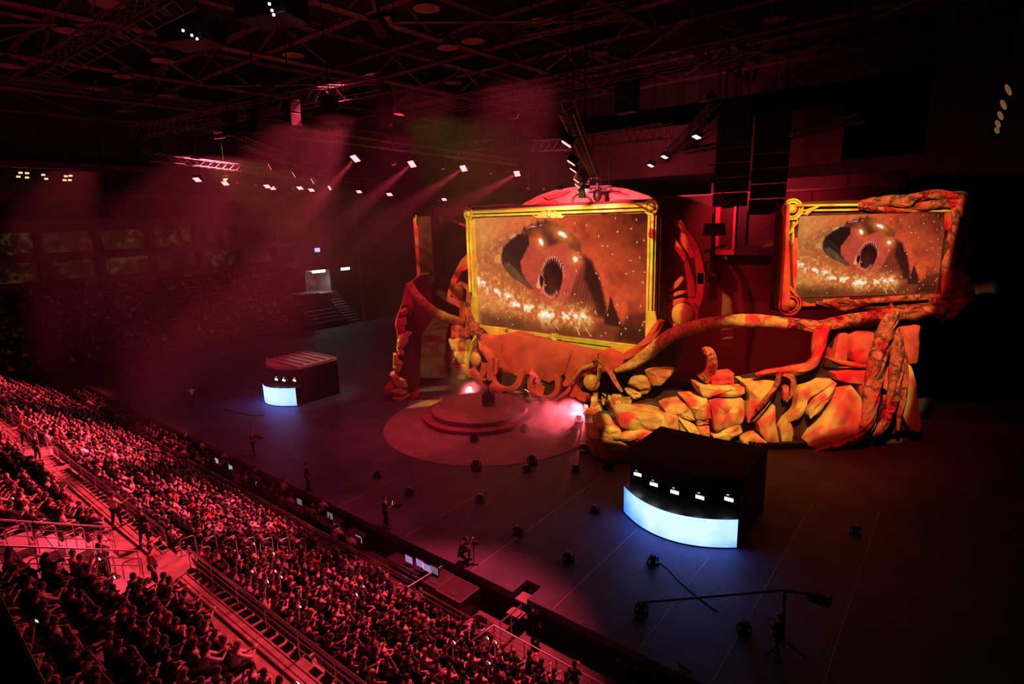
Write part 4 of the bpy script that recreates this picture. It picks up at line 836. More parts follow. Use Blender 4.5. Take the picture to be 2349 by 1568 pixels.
led_desk('curved desk with a glowing blue LED front, far left of the stage', -51.6, -46.3, 26.1, 1.25, 1.72, 'black canopy with a pale ribbed roof over the far left LED desk', 3, mat('pale_roof', (.62, .55, .53), .7, var=.1, scale=1), True, None)
# ================================================================ lighting trusses and lamps
def truss(label, a, b, w=0.55, hang=None, seg=0.9, group=None, name='lighting_truss'):
    a, b = np.array(a, float), np.array(b, float); d = b - a; L = np.linalg.norm(d); d /= L
    s = np.cross(d, UZ); s /= np.linalg.norm(s); v = np.cross(s, d)
    t = thing(name, label, 'truss', tuple((a + b) / 2), group)
    m = MB(); c = [(s * i + v * j) * w / 2 for i, j in ((-1, -1), (1, -1), (1, 1), (-1, 1))]
    for q in c: m.bar(a + q, b + q, .05, 5)
    m.build('chords', alu, t, smooth=60)
    m = MB(); n = max(3, int(L / seg))
    for i in range(n):
        p, q = a + d * L * i / n, a + d * L * (i + 1) / n
        for k in range(4):
            m.bar(p + c[k], (q if i % 2 else q) + c[(k + 1) % 4], .026, 4)
    m.build('lattice', alu, t, smooth=60)
    if hang:
        for k in (0.12, .5, .88):
            p = a + (b - a) * k; MB().bar(p, (p[0], p[1], hang + 1), .02, 4).build('hanger', black, t)
    return t
def fixture(px_pos, aim, label, lens, size=.5, group=None, power=0, angle=24, col=RED, blend=.5, cat='lamp', rad=.12):
    p = np.array(px_pos, float); aim = np.array(aim, float); d = aim - p; d /= np.linalg.norm(d)
    t = thing('stage_lamp', label, cat, tuple(p), group)
    s = np.cross(d, UZ); s /= np.linalg.norm(s); v = np.cross(s, d)
    MB().box(p, (size * 1.05, size * .72, size * .5), ux=s, uy=v, uz=d).build('housing', black, t, smooth=0, bevel=.02)
    MB().box(p + d * size * .27, (size * .92, size * .58, size * .06), ux=s, uy=v, uz=d).build('lens', lens, t, smooth=0)
    m = MB(); e = size * .6
    m.tube([p - s * e, p - s * e + UZ * size * .7, p + s * e + UZ * size * .7, p + s * e], .03, 5); m.bar(p + UZ * size * .7, (p[0], p[1], 31), .016, 4)
    m.build('yoke', black, t)
    if power: spot('lamp_light', tuple(p + d * size * .35), tuple(aim), power, col, angle, blend, rad, parent=t)
    return t
A4 = [on_z(px, py, 21) for px, py in ((820, 358), (950, 372), (1068, 383), (1190, 396))]
truss('long dark truss over the stage carrying a row of four bright red lamps', A4[0] + (.6, -5, 1.1), A4[3] + (-.6, 3, 1.1), hang=30)
for i, p in enumerate(A4):
    fixture(p, (-42 - i * 3, 8.5, 1.5), '%s bright red lamp from the left on the long truss left of the central screen' % ['first', 'second', 'third', 'fourth'][i], lensred, 1.0, 'row of four red lamps', 150000, 17, RED, 1.0)
B4 = [on_z(px, py, 20.4) for px, py in ((632, 380), (683, 398), (722, 413), (760, 429))]
truss('dark truss running back to the right with four red spotlights, upper left', B4[0] + (3, -4, 1.1), B4[3] + (-4, 5, 1.1), hang=30)
for i, p in enumerate(B4):
    fixture(p, (-74, 8, 3), '%s red spotlight from the front on the slanting truss at upper left' % ['first', 'second', 'third', 'fourth'][i], lensred, .85, 'red spotlights on the slanting truss', 50000, 15, RED, 1.0)
C9 = [on_z(px, py, 20.0) for px, py in ((455, 408), (519, 417), (615, 424), (627, 428), (690, 428), (716, 433), (825, 437))] + [on_z(895, 443, 19.3), on_z(1020, 455, 19)]
for i, p in enumerate(C9):
    fixture(p, (p[0] + 4, p[1] - 16, 2), '%s small red lamp from the left in the far row above the end stand' % ['first', 'second', 'third', 'fourth', 'fifth', 'sixth', 'seventh', 'eighth', 'ninth'][i], lensred, .72, 'far row of small red lamps', 0)
truss('far thin truss above the end stand holding small red lamps', C9[0] + (2, -4, 1.2), C9[5] + (-1, 3, 1.2), hang=30)
truss('far thin truss continuing behind the long truss with small red lamps', C9[6] + (1, -4, 1.2), C9[8] + (-1, 3, 1.2), hang=30)
dc = [(1305, 321, 24), (1315, 366, 29), (1319, 384, 33), (1326, 409, 38), (1328, 421, 41), (1333, 438, 44)]
dp = [CAM + ray(px, py) * D for px, py, D in dc]
truss('dark truss pointing away above the central screen with six bright red lamps', dp[0] + (1.2, -2, .9), dp[5] + (.6, 1, 1.2), w=.5, hang=30)
for i, p in enumerate(dp):
    fixture(p, (p[0] - 10, p[1] - 6, 2), '%s bright red lamp counted from the front on the steep truss above the central screen' % ['first', 'second', 'third', 'fourth', 'fifth', 'sixth'][i], lensred, .72, 'red lamps on the steep truss', 5000 if i in (0, 3) else 0, 26)
pink = mat('pink_lamp_lens', (1, .5, .5), .3, emit=((1.0, .42, .40), 3.0))
for i, (px, py, z) in enumerate(((1601, 308, 22), (1527, 355, 21.5), (1495, 375, 21))):
    p = on_z(px, py, z); fixture(p, (p[0] - 8, p[1] - 8, 0), '%s pale pink square lamp high up right of the steep truss' % ['topmost', 'middle', 'lowest'][i], pink, .85, 'pale pink lamps')
# dark trusses high over the stage
truss('bright edged truss crossing above the stage at upper middle', on_z(885, 268, 24), on_z(1760, 98, 24), .8, 30)
truss('wide dim truss with hanging loudspeakers at upper left', on_z(310, 305, 24), on_z(880, 190, 24), .9, 30)
truss('dim ladder truss at the top left corner under the roof', on_z(100, 160, 25), on_z(420, -20, 25), .9, 30)
truss('short faint truss at the top above the middle of the stage', on_z(1190, 75, 26), on_z(1440, 22, 26), .6, 30)
truss('short dim lattice truss above the row of four red lamps', on_z(985, 348, 23), on_z(1125, 330, 23), .8, 30)
truss('box truss lit from below left of the steep truss', on_y(1228, 335, 44), on_y(1310, 330, 43), .9, 30)
truss('box truss with pink lit edges right of the steep truss', on_y(1340, 325, 42), on_y(1530, 300, 36), .9, 30)
truss('thin truss above the right wing', on_z(1555, 352, 22), on_z(1660, 338, 22), .4, 30)
truss('faint truss high above the right wing screen', on_z(1780, 318, 22), on_z(1975, 270, 22), .5, 30)
truss('dark truss behind the pale pink lamps', on_z(1500, 385, 22.5), on_z(1640, 250, 22.5), .7, 30)
truss('small rig truss directly over the carved dome', on_y(1352, 437, 42.5), on_y(1402, 430, 42.5), .35, 30, .4)
def array(label, p, n, w_, hh):
    t = thing('line_array', label, 'loudspeaker', tuple(p), 'hanging loudspeaker arrays')
    for i in range(n):
        a = .06 * i * i / max(1, n); MB().box((p[0], p[1] - a, p[2] - i * hh), (w_, .7, hh * .92)).build('cabinet', black, t, smooth=0, bevel=.02)
    MB().bar((p[0], p[1], p[2]), (p[0], p[1], 30), .04, 5).build('hanger', black, t)
array('tall black loudspeaker array hanging left of the right wing screen', on_y(1688, 250, 44), 7, 2.3, 1.05)
array('tall black loudspeaker array hanging directly above the inner corner of the right wing screen', on_y(1775, 262, 45), 7, 2.3, 1.05)
for i, (px, py) in enumerate(((235, 320), (328, 322), (525, 270), (590, 262), (668, 245), (756, 235))):
    p = on_z(px, py, 23.2); array('%s black loudspeaker from the left under the wide dim truss at upper left' % ['first', 'second', 'third', 'fourth', 'fifth', 'sixth'][i], p, 2, .9, .8)
array('black hanging loudspeaker beside the thin truss end at upper middle', on_z(880, 205, 25), 4, .8, .7)
array('black loudspeaker cluster hanging under the bright edged truss', on_z(1440, 180, 24), 3, 1.3, .8)
array('black loudspeaker column hanging behind the steep truss', on_y(1341, 395, 39), 4, .5, .55)
# a dark moving lamp hanging in front of the ornate panel, right of the ring
t = thing('hanging_moving_lamp', 'black moving lamp hanging in front of the narrow ornate panel', 'lamp', tuple(on_y(1638, 640, 40)))
p0, p1, p2, p3 = (on_y(1638, y, 40) for y in (512, 540, 598, 632))
MB().hexa([p1 + (-.75, -.2, 0), p1 + (.75, -.2, 0), p1 + (.75, .2, 0), p1 + (-.75, .2, 0), p0 + (-.6, -.2, 0), p0 + (.7, -.2, 0), p0 + (.7, .2, 0), p0 + (-.6, .2, 0)]).build('ballast_box', black, t, smooth=0, bevel=.03)
MB().bar(p1, p2, .09, 8).bar(on_y(1615, 577, 40), on_y(1662, 563, 40), .1, 6).build('stem', black, t)
MB().tube([p3 + (-.55, 0, 0), p2 + (-.55, 0, -.1), p2 + (.5, 0, -.1), p3 + (.5, 0, 0)], .08, 6).build('yoke', black, t)
MB().ball(p3, (.5, .45, .42), 16, 10).lathe([(.42, -.5), (.46, -.1), (.3, .2)], 16, p3).build('head', black, t); MB().bar(p0, p0 + (0, 0, 12), .03, 5).build('hanger', black, t)
t = thing('hanging_moving_lamp', 'black moving lamp hanging in front of the pink carved dome', 'lamp', tuple(on_y(1370, 452, 42)))
p = on_y(1370, 448, 42); MB().ball(p, (.36, .36, .5), 14, 10).build('head', black, t); MB().bar(p, p + (0, 0, 1.0), .12, 8).build('yoke', black, t)
# dark scanners under the trusses
for i, (px, py) in enumerate(((545, 417), (586, 422), (672, 430), (903, 375), (1016, 385), (1126, 396), (858, 448), (1008, 458), (1247, 432), (1212, 430))):
    p = on_z(px, py, 20.6 if i < 7 else 18.9); fixture(p, p + (-.3, -.2, -5), '%s dim red tilted lamp from the left between the bright ones' % ['first', 'second', 'third', 'fourth', 'fifth', 'sixth', 'seventh', 'eighth', 'ninth', 'tenth'][i], lensdim, .38, 'dim lamps between the bright ones')
# fill lamps added for the carved dome, backdrop, stage floor, wing and stand
fixture(on_y(1347, 428, 38.5), (-26.5, 44, 16.8), 'added fill lamp aimed at the carved dome over the central screen', lensdim, .4, None, 7000, 130, (1, .12, .16))  # added so the dome shows pink
fixture(on_y(1286, 430, 39.2), (-30.5, 44, 16.6), 'added fill lamp aimed at the left half of the carved dome', lensdim, .4, None, 6000, 130, (1, .12, .16))  # added to fill the dome's dark left half
fixture((-15.5, 45.2, 18.6), (-14.5, 50, 15.5), 'added fill lamp lighting the backdrop right of the ring', lensdim, .4, None, 2200, 110, RED)  # added for the red glow on the backdrop
struct('trim_91', MB().bar((-16.5, 45.2, 19.6), (-14.5, 45.2, 19.6), .05, 6).bar((-15.5, 45.2, 19.6), (-15.5, 45.2, 30), .03, 5), black)
for i, (p, aim, pw, an) in enumerate((((-33, 26, 28), (-30, 7.4, 2), 270000, 33), ((-52, 30, 28.6), (-48, 7.6, 2), 200000, 33), ((-17, 25, 28), (-15.5, 11.5, 0), 75000, 32), ((-70, 22, 28), (-68, 9, 1.5), 80000, 38))):
    fixture(p, aim, '%s large added red flood from the left turned on the audience' % ['second', 'third', 'first', 'fourth'][i] , lensoff, .8, 'added red floods on the audience', pw, an, RED, .6, rad=.35)  # added floods; dark lenses keep them out of sight under the roof
fixture((-32, 28, 23.5), (-34, 27, 0), 'added red fill lamp aimed straight down at the stage floor', lensdim, .8, None, 8000, 100, (1, .02, .10), .8, rad=.4)  # general red fill added over the floor
fixture((-50, 24, 23.5), (-52, 30, 0), 'added red fill lamp aimed down at the far left of the stage floor', lensdim, .8, None, 2500, 120, (1, .03, .07), .8, rad=.4)  # added fill for the left end of the floor
fixture((-22, 28, 22), (-18, 45, 9), 'added red fill lamp aimed at the ring and the backdrop', lensdim, .6, None, 9000, 50, (1, .05, .08), .8, rad=.3)  # added to redden ring and backdrop
fixture((-4, 26, 23.5), (-9, 42, 6), 'added red fill lamp aimed at the right wing', lensoff, .8, None, 9000, 60, (1, .04, .04), .8, rad=.3)  # added red fill over the wing
fixture((-29, 25, 28), (-25.2, 5.6, 2.6), 'added red lamp under the roof aimed at the stair landing', lensoff, .7, None, 130000, 15, RED, .6, rad=.3)  # added to brighten the landing
fixture((-22, 26, 28), (-17.5, 3.5, 4), 'added red lamp under the roof aimed at the upper rows at lower left', lensoff, .7, None, 32000, 24, RED, .8, rad=.3)  # added to lift the dark upper rows
fixture((-45, 34, 19.5), (-47.2, 30, 3.5), 'added white fill lamp aimed at the pale roof of the far left canopy', lensoff, .4, None, 1500, 26, (1, .93, .88), .6)  # added to whiten the canopy roof
for nm, p, aim in (('hung over the middle of the stage', (-24.5, 21, 25.2), (-29.2, 42, 9)), ('hung over the right of the stage, left of its twin', (-2, 23, 24.6), (-10, 39, 5)), ('hung over the right of the stage, right of its twin', (-3, 25, 24.6), (-5.5, 43, 12.5)), ('hung over the far left of the stage', (-55, 22, 24.6), (-41, 37, 7))):
    p = np.array(p, float); d = np.array(aim, float) - p; d /= np.linalg.norm(d); s = np.cross(d, UZ); s /= np.linalg.norm(s); v = np.cross(s, d)
    t = thing('video_projector', 'black video projector ' + nm, 'projector', tuple(p)); MB().box(p - d * .75, (.7, .45, 1.0), ux=s, uy=v, uz=d).build('housing', black, t, smooth=0, bevel=.03)
    MB().tube([p - d * .3, p - d * .14], [.16, .17], 14).build('lens', lensoff, t); MB().bar(p - d * .75, p - d * .75 + (0, 0, 7), .04, 5).build('hanger', black, t)
# floor lamps in the fog
def floor_lamp(px, py, aim, label, pw, an, size=.5, col=RED):
    p = on_z(px, py, .45); aim = np.array(aim, float); d = aim - p; d /= np.linalg.norm(d); t = thing('floor_lamp', label, 'lamp', tuple(p * (1, 1, 0)))
    s = np.cross(d, UZ); s /= np.linalg.norm(s); v = np.cross(s, d)
    MB().box((p[0], p[1], .1), (.5, .5, .2)).build('base', black, t, smooth=0, bevel=.02)
    m = MB(); m.tube([p - s * .3 - UZ * .25, p - s * .3, p - s * .28], .04, 6); m.tube([p + s * .3 - UZ * .25, p + s * .3, p + s * .28], .04, 6); m.build('yoke', black, t)
    MB().box(p, (.44, .4, .4), ux=s, uy=v, uz=d).build('head', black, t, smooth=0, bevel=.06)
    MB().box(p + d * .21, (.36, .32, .05), ux=s, uy=v, uz=d).build('lens', lensred if pw else black, t, smooth=0)
    if pw: spot('floor_light', tuple(p + d * .3), tuple(aim), pw, col, an, .5, .08, parent=t)
floor_lamp(1348, 930, on_z(1190, 1005), 'bright red floor lamp shining left through the fog beside the rock heap', 6500, 80, col=(1, .10, .14))
floor_lamp(1076, 888, (-34, 36.5, .2), 'bright red floor lamp at the foot of the left roots', 2600, 90, col=(1, .12, .15))
floor_lamp(1205, 900, (-30.2, 40.6, 1.5), 'red floor lamp shining up between the two scroll rings', 700, 60, col=(1, .2, .2))
for i, (px, py, w_) in enumerate(((1118, 905, 'behind the plinth'), (1212, 922, 'at the right rear edge of the platform'), (1235, 915, 'just right of another below the scroll ring'), (1188, 912, 'below the gap of the scroll rings'), (1328, 958, 'in the bright fog'), (1045, 918, 'left behind the round platform'), (1158, 902, 'below the left scroll ring'),
                          (1088, 1000, 'on the front edge of the round platform'), (1014, 965, 'on the left edge of the round platform'), (1203, 978, 'on the right edge of the round platform'),
                          (1092, 1062, 'on the front rim of the pale floor disc'), (1220, 1050, 'on the right rim of the pale floor disc'), (1395, 1062, 'at the tip of the stone hand'), (1725, 1018, 'at the foot of the stone wall'), (1340, 1024, 'between the disc and the stone hand'))):
    floor_lamp(px, py, on_z(px - 10, py + 40, 3.5), 'black moving lamp on the floor ' + w_, 0, 0)
# ---- haze in the hall, low fog on the stage
def vol(name, dims, c, dens, label, noise=None, an=.35, col=(1, 1, 1)):
    o = MB().box(c, dims).build(name, None, smooth=0); m = bpy.data.materials.new(name); m.use_nodes = True; nt = m.node_tree; nt.nodes.clear()
    s = nt.nodes.new('ShaderNodeVolumeScatter'); out = nt.nodes.new('ShaderNodeOutputMaterial'); nt.links.new(s.outputs[0], out.inputs['Volume'])
    s.inputs['Density'].default_value = dens; s.inputs['Anisotropy'].default_value = an; s.inputs['Color'].default_value = (*col, 1)
    if noise:
        tc = nt.nodes.new('ShaderNodeTexCoord'); ns = nt.nodes.new('ShaderNodeTexNoise'); ns.inputs['Scale'].default_value = noise; ns.inputs['Detail'].default_value = 4
        mp = nt.nodes.new('ShaderNodeMapRange'); mp.inputs['From Min'].default_value = .42; mp.inputs['From Max'].default_value = .75; mp.inputs['To Max'].default_value = dens * 3
        g = nt.nodes.new('ShaderNodeTexGradient'); g.gradient_type = 'SPHERICAL'; mm = nt.nodes.new('ShaderNodeMapping'); mm.vector_type = 'POINT'
        mm.inputs['Location'].default_value = tuple(-a / (b * .5) for a, b in zip(c, dims)); mm.inputs['Scale'].default_value = tuple(1 / (b * .5) for b in dims)
        mu = nt.nodes.new('ShaderNodeMath'); mu.operation = 'MULTIPLY'
        nt.links.new(tc.outputs['Object'], ns.inputs['Vector']); nt.links.new(ns.outputs['Fac'], mp.inputs['Value']); nt.links.new(tc.outputs['Object'], mm.inputs['Vector']); nt.links.new(mm.outputs[0], g.inputs['Vector'])
        nt.links.new(mp.outputs[0], mu.inputs[0]); nt.links.new(g.outputs['Fac'], mu.inputs[1]); nt.links.new(mu.outputs[0], s.inputs['Density'])
    o.data.materials.append(m); return tag(o, label, 'haze' if not noise else 'fog', kind='stuff')
vol('stage_haze', (80, 52, 21.8), (-53, 39, 10.9), .0015, 'thin red haze hanging over the stage and the far stand')
vol('low_fog', (12, 9, 2.0), tuple(on_z(1250, 975) + (0, 0, .9)), .5, 'bright red fog rolling over the floor right of the round platform', .9)
vol('low_fog', (6, 6, 2.6), (-36.4, 37.6, 1.1), .4, 'red fog at the foot of the left roots', .9)
# ================================================================ people
skin = mat('skin', (0.60, 0.38, 0.30), 0.55); skin2 = mat('tan_skin', (0.40, 0.24, 0.17), 0.55)
hairs = [mat('black_hair', (0.015, 0.011, 0.010), 0.5), mat('brown_hair', (0.06, 0.032, 0.02), 0.55), mat('fair_hair', (0.42, 0.28, 0.15), 0.55)]
SHIRTS = [('black', mat('black_cloth', (0.006, 0.006, 0.007), 0.9)), ('dark', mat('dark_cloth', (0.020, 0.018, 0.020), 0.9)), ('grey', mat('grey_cloth', (0.13, 0.12, 0.12), 0.9)), ('pale', mat('pale_cloth', (0.62, 0.58, 0.56), 0.9)), ('red', mat('red_cloth', (0.32, 0.05, 0.05), 0.9)), ('checked', mat('checked_cloth', (0.44, 0.36, 0.34), 0.9, var=.6, scale=9))]
jeans = mat('trouser_cloth', (0.012, 0.012, 0.016), 0.9); shoem = mat('shoe_leather', (0.03, 0.026, 0.025), .6)
eyem = mat('eye', (0.02, 0.015, 0.015), .3); phonem = mat('phone_shell', (.015, .015, .017), .3)
phone_e = mat('phone_screen', (1, 1, 1), .3, emit=((.85, .92, 1.0), 1.6))
def skin_mesh(chains, sub=1):
    """grow a smooth tapering surface over joints; chains = lists of (x,y,z,r), joined where points coincide; first point is the root"""
    V = []; R = []; E = []; idx = {}
    for ch in chains:
        prev = None
        for x, y, z, r in ch:
            k = (round(x, 3), round(y, 3), round(z, 3))
            if k not in idx: idx[k] = len(V); V.append((x, y, z)); R.append(r)
            if prev is not None and prev != idx[k]: E.append((prev, idx[k]))
            prev = idx[k]
    me = bpy.data.meshes.new('joints'); me.from_pydata(V, E, []); o = bpy.data.objects.new('joints', me); COL.objects.link(o)
    sk = o.modifiers.new('skin', 'SKIN'); sk.use_smooth_shade = True; sk.branch_smoothing = .3
    if sub: s = o.modifiers.new('sub', 'SUBSURF'); s.levels = sub; s.render_levels = sub
    for v, r in zip(me.skin_vertices[0].data, R): v.radius = (r, r); v.use_root = False
    me.skin_vertices[0].data[0].use_root = True
    dg = bpy.context.evaluated_depsgraph_get(); ev = o.evaluated_get(dg); m2 = ev.to_mesh()
    n = len(m2.vertices); a = np.empty(n * 3); m2.vertices.foreach_get('co', a); F = [tuple(p.vertices) for p in m2.polygons]; a = a.reshape(-1, 3)
    ev.to_mesh_clear(); bpy.data.objects.remove(o); bpy.data.meshes.remove(me)
    return a, F
def hand(mb, wpos, d, side, curl=.5, s=1.0):
    """palm, four unequal bent fingers and a thumb from the side of the palm"""
    w_ = np.array(wpos, float); d = np.array(d, float); d /= np.linalg.norm(d); up = np.array([0, 0, 1.0]) if abs(d[2]) < .8 else np.array([0, 1.0, 0])
    x = np.cross(d, up); x /= np.linalg.norm(x); u = np.cross(x, d)
    mb.tube([w_ - d * .02, w_ + d * .02, w_ + d * .055, w_ + d * .09], [.026 * s, .032 * s, .038 * s, .034 * s], 8)
    for k, L in enumerate((.062, .074, .070, .055)):
        b = w_ + d * .085 * s + x * (k - 1.5) * .019 * s; q = b + d * L * .55 * s; e = q + (d * (1 - curl) - u * curl) * L * .6 * s
        mb.tube([b - d * .02, b, q, e], [.009 * s, .0095 * s, .0085 * s, .006 * s], 5)
    b = w_ + d * .03 * s + x * side * .03 * s; mb.tube([b, b + (d * .5 + x * side * .7) * .035 * s, b + (d * .9 + x * side * .5) * .07 * s], [.012 * s, .011 * s, .008 * s], 5)
def head_parts(hc, look, long_hair=False, bald=False):
    """face features added to the body, and the hair; hc centre of the skull, look the facing direction"""
    f = np.array(look, float); f /= np.linalg.norm(f); s = np.cross(f, UZ); s /= np.linalg.norm(s); u = np.cross(s, f); hc = np.array(hc, float); ax = [s, f, u]
    b = MB(); b.ball(hc + u * .01, (.078, .096, .115), 14, 10, ax); b.ball(hc + f * .035 - u * .06, (.055, .055, .055), 10, 7, ax)          # skull, jaw
    b.add([hc + f * .09 + u * .01, hc + f * .118 - u * .028, hc + f * .088 - u * .032 + s * .016, hc + f * .088 - u * .032 - s * .016], [(0, 2, 1), (0, 1, 3), (1, 2, 3), (0, 3, 2)])
    for q in (-1, 1): b.ball(hc + s * q * .08 - u * .01, (.012, .026, .034), 8, 6, ax)
    b.ball(hc + f * .082 - u * .066, (.024, .010, .009), 8, 5, ax)
    h = MB()
    if not bald:
        vs = []
        h.ball(hc + u * .03 - f * .014, (.086, .1, .106), 14, 9, ax)
        h.ball(hc - f * .05 - u * .02, (.078, .062, .085), 12, 8, ax)
        if long_hair: h.tube([hc - f * .05, hc - f * .085 - u * .1, hc - f * .095 - u * .24, hc - f * .08 - u * .34], [.085, .095, .085, .03], 10)
    e = MB()
    for q in (-1, 1): e.ball(hc + f * .082 + s * q * .032 + u * .005, (.012, .008, .008), 6, 4, ax)
    return b, h, e
POSES = {}
def figure(key, J, look=(0, 1, 0), long_hair=False, bald=False, item=None, lod=0):
    """J: joints. torso = list of (x,y,z,r); arms L/R = shoulder, elbow, wrist; legs L/R = hip, knee, ankle, toe; head centre"""
    tor = J['torso']; top = tor[-1]; hd = np.array(J['head']); nk = ((top[0] + hd[0]) / 2, (top[1] + hd[1]) / 2, (top[2] + hd[2] - .06) / 2 + .03, .056)
    ch = [tor + [nk, (hd[0], hd[1], hd[2] - .04, .062), (hd[0], hd[1], hd[2] + .03, .07)]]
    shirt = [[(a, b, c, r * 1.12) for a, b, c, r in tor] + [(nk[0], nk[1], nk[2] - .035, .07)]]; pants = [[(a, b, c, r * 1.1) for a, b, c, r in tor[:1]]]
    shoes = MB()
    for q, sd in (('L', -1), ('R', 1)):
        s, e, w_ = J['arm' + q]; c = tor[-1]
        ch.append([c, (*s, .062), (*e, .043), (*w_, .028)])
        mid = tuple(np.array(e) + (np.array(w_) - np.array(e)) * J.get('sleeve', .12))
        shirt.append([(c[0], c[1], c[2], c[3] * 1.12), (*s, .083), (*(np.array(s) * .45 + np.array(e) * .55), .068), (*mid, .056)])
        h, k, a, t = J['leg' + q]; p = tor[0]
        ch.append([p, (*h, .088), (*k, .058), (*a, .036), (*t, .034)])
        pants.append([(p[0], p[1], p[2], p[3] * 1.1), (*h, .105), (*k, .076), (*(np.array(k) * .08 + np.array(a) * .92), .056)])
        a_, t_ = np.array(a), np.array(t); dd = (t_ - a_) * (1, 1, 0); dd /= np.linalg.norm(dd) + 1e-9
        shoes.tube([a_ - dd * .07 + (0, 0, -.03), a_ + (0, 0, -.02), a_ + dd * .09 + (0, 0, -.035), t_ + (0, 0, -.005), t_ + dd * .04 + (0, 0, -.01)], [.036, .052, .048, .043, .024], 8)
    if lod:
        av, af = skin_mesh(shirt, 0); lv, lf = skin_mesh(pants, 0); hb, hh, he = head_parts(hd, look, long_hair, bald)
        fa = MB()
        for q in 'LR': fa.tube([J['arm' + q][1], J['arm' + q][2]], [.045, .03], 5); fa.ball(J['arm' + q][2], .05, 6, 4)
        m = MB().ball(hd, (.085, .105, .125), 8, 6); hm = MB().ball(hd + (0, -.03, .035), (.092, .1, .1), 8, 6)
        return [(av, af), (lv, lf), (np.array(m.V + fa.V), m.F + [tuple(i + m.n for i in f) for f in fa.F]), (np.array(hm.V), hm.F)]
    out = {}
    hb, hh, he = head_parts(hd, look, long_hair, bald)
    bv, bf = skin_mesh(ch, 1); b = MB().add(bv, bf); b.add(hb.V, hb.F)
    for q, sd in (('L', -1), ('R', 1)):
        w_, e = np.array(J['arm' + q][2]), np.array(J['arm' + q][1]); hand(b, w_, w_ - e + (0, .02, 0), -sd, J.get('curl', .45))
    out['body'] = b; out['shirt'] = MB().add(*skin_mesh(shirt, 1)); out['trousers'] = MB().add(*skin_mesh(pants, 1)); out['shoes'] = shoes
    if hh.n: out['hair'] = hh
    out['eyes'] = he
    if item: out.update(item())
    return out
def seated(lean=0.0, arms='lap', turn=0.0, knees=.12):
    ty = lambda z: lean * (z - .48)
    tor = [(0, 0, .50, .135), (0, ty(.68) + .0, .68, .13), (0, ty(.86), .86, .15), (0, ty(.99), 1.0 - lean * .12, .115)]
    top = np.array(tor[-1][:3]); J = dict(torso=tor, head=(turn * .03, top[1] + .035 + lean * .1, top[2] + .255 - abs(lean) * .03))
    for q, sd in (('L', -1), ('R', 1)):
        s = top + (sd * .185, 0, -.035)
        if arms == 'lap': e, w_ = s + (sd * .05, .06 + lean * .1, -.25), np.array([sd * .10, .34 + lean * .2, .66])
        elif arms == 'knees': e, w_ = np.array([sd * .19, .40 + lean * .2, .66]), np.array([sd * .05, .58 + lean * .2, .78])
        elif arms == 'fold': e, w_ = s + (sd * .06, .10, -.26), np.array([-sd * .07, top[1] + .24, .80 + .03 * sd])
        elif arms == 'phone': e, w_ = s + (sd * .03, .20, -.17), np.array([sd * .055, top[1] + .38, 1.17])
        elif arms == 'wave': e, w_ = (s + (sd * .13, .14, .02), s + (sd * .12, .22, .27)) if sd > 0 else (s + (sd * .05, .06, -.25), np.array([sd * .10, .34, .66]))
        elif arms == 'chin': e, w_ = (np.array([sd * .12, .36 + lean * .2, .70]), np.array([sd * .04, top[1] + .16, 1.06])) if sd > 0 else (s + (sd * .04, .10, -.25), np.array([.06, .36, .68]))
        J['arm' + q] = (tuple(s), tuple(e), tuple(w_))
        J['leg' + q] = ((sd * .09, .04, .49), (sd * knees, .46, .52), (sd * (knees - .01), .48 + .05 * sd, .10), (sd * (knees + .015), .62 + .05 * sd, .045))
    return J
def standing(arms, stride=.05, lean=0.0):
    tor = [(0, 0, .95, .125), (0, lean * .15, 1.1, .12), (0, lean * .3, 1.28, .145), (0, lean * .42, 1.42, .11)]; top = np.array(tor[-1][:3])
    J = dict(torso=tor, head=(0, top[1] + .04, top[2] + .255))
    for q, sd in (('L', -1), ('R', 1)):
        s = top + (sd * .185, 0, -.03)
        e, w_ = arms(sd, s); J['arm' + q] = (tuple(s), tuple(e), tuple(w_))
        J['leg' + q] = ((sd * .09, 0, .92), (sd * .10, stride * sd + .02, .51), (sd * .105, stride * sd * 1.6 - .03, .09), (sd * .125, stride * sd * 1.6 + .12, .04))
    return J
def phone_item(p, lit=True):
    def f():
        p_ = np.array(p, float); b = MB().box(p_, (.16, .012, .08)); s = MB().box(p_ + (0, -.008, 0), (.15, .004, .07)); return {'phone': b, 'phone_screen': s}
    return f
KINDS = [('sitting back', dict(arms='lap'), {}), ('leaning forward', dict(arms='knees', lean=.38), {}), ('folding arms', dict(arms='fold', lean=.05), {}), ('filming with a phone', dict(arms='phone', lean=.06), dict(phone=1)),
         ('raising one arm', dict(arms='wave'), {}), ('resting chin on hand', dict(arms='chin', lean=.25), {}), ('with long hair', dict(arms='lap', lean=.1), dict(long=1)), ('with long hair leaning forward', dict(arms='knees', lean=.3), dict(long=1))]
MODEL = []
for nm, kw, ex in KINDS:
    J = seated(**kw); J['sleeve'] = .1
    ly = np.array(J['torso'][-1][:3])
    MODEL.append((nm, figure(nm, J, (.12, 1, -.12), bool(ex.get('long')), item=None)))
LOD = [figure('l', seated(**kw), (0, 1, 0), bool(ex.get('long')), lod=1) for nm, kw, ex in KINDS[:6]]
MESH = {}
def part_mesh(key, mb, m):
    if key not in MESH:
        me = bpy.data.meshes.new(key[1]); me.from_pydata(np.array(mb.V, float).tolist(), [], mb.F); me.update(); me.materials.append(m)
        me.polygons.foreach_set('use_smooth', [True] * len(me.polygons)); MESH[key] = me
    return MESH[key]
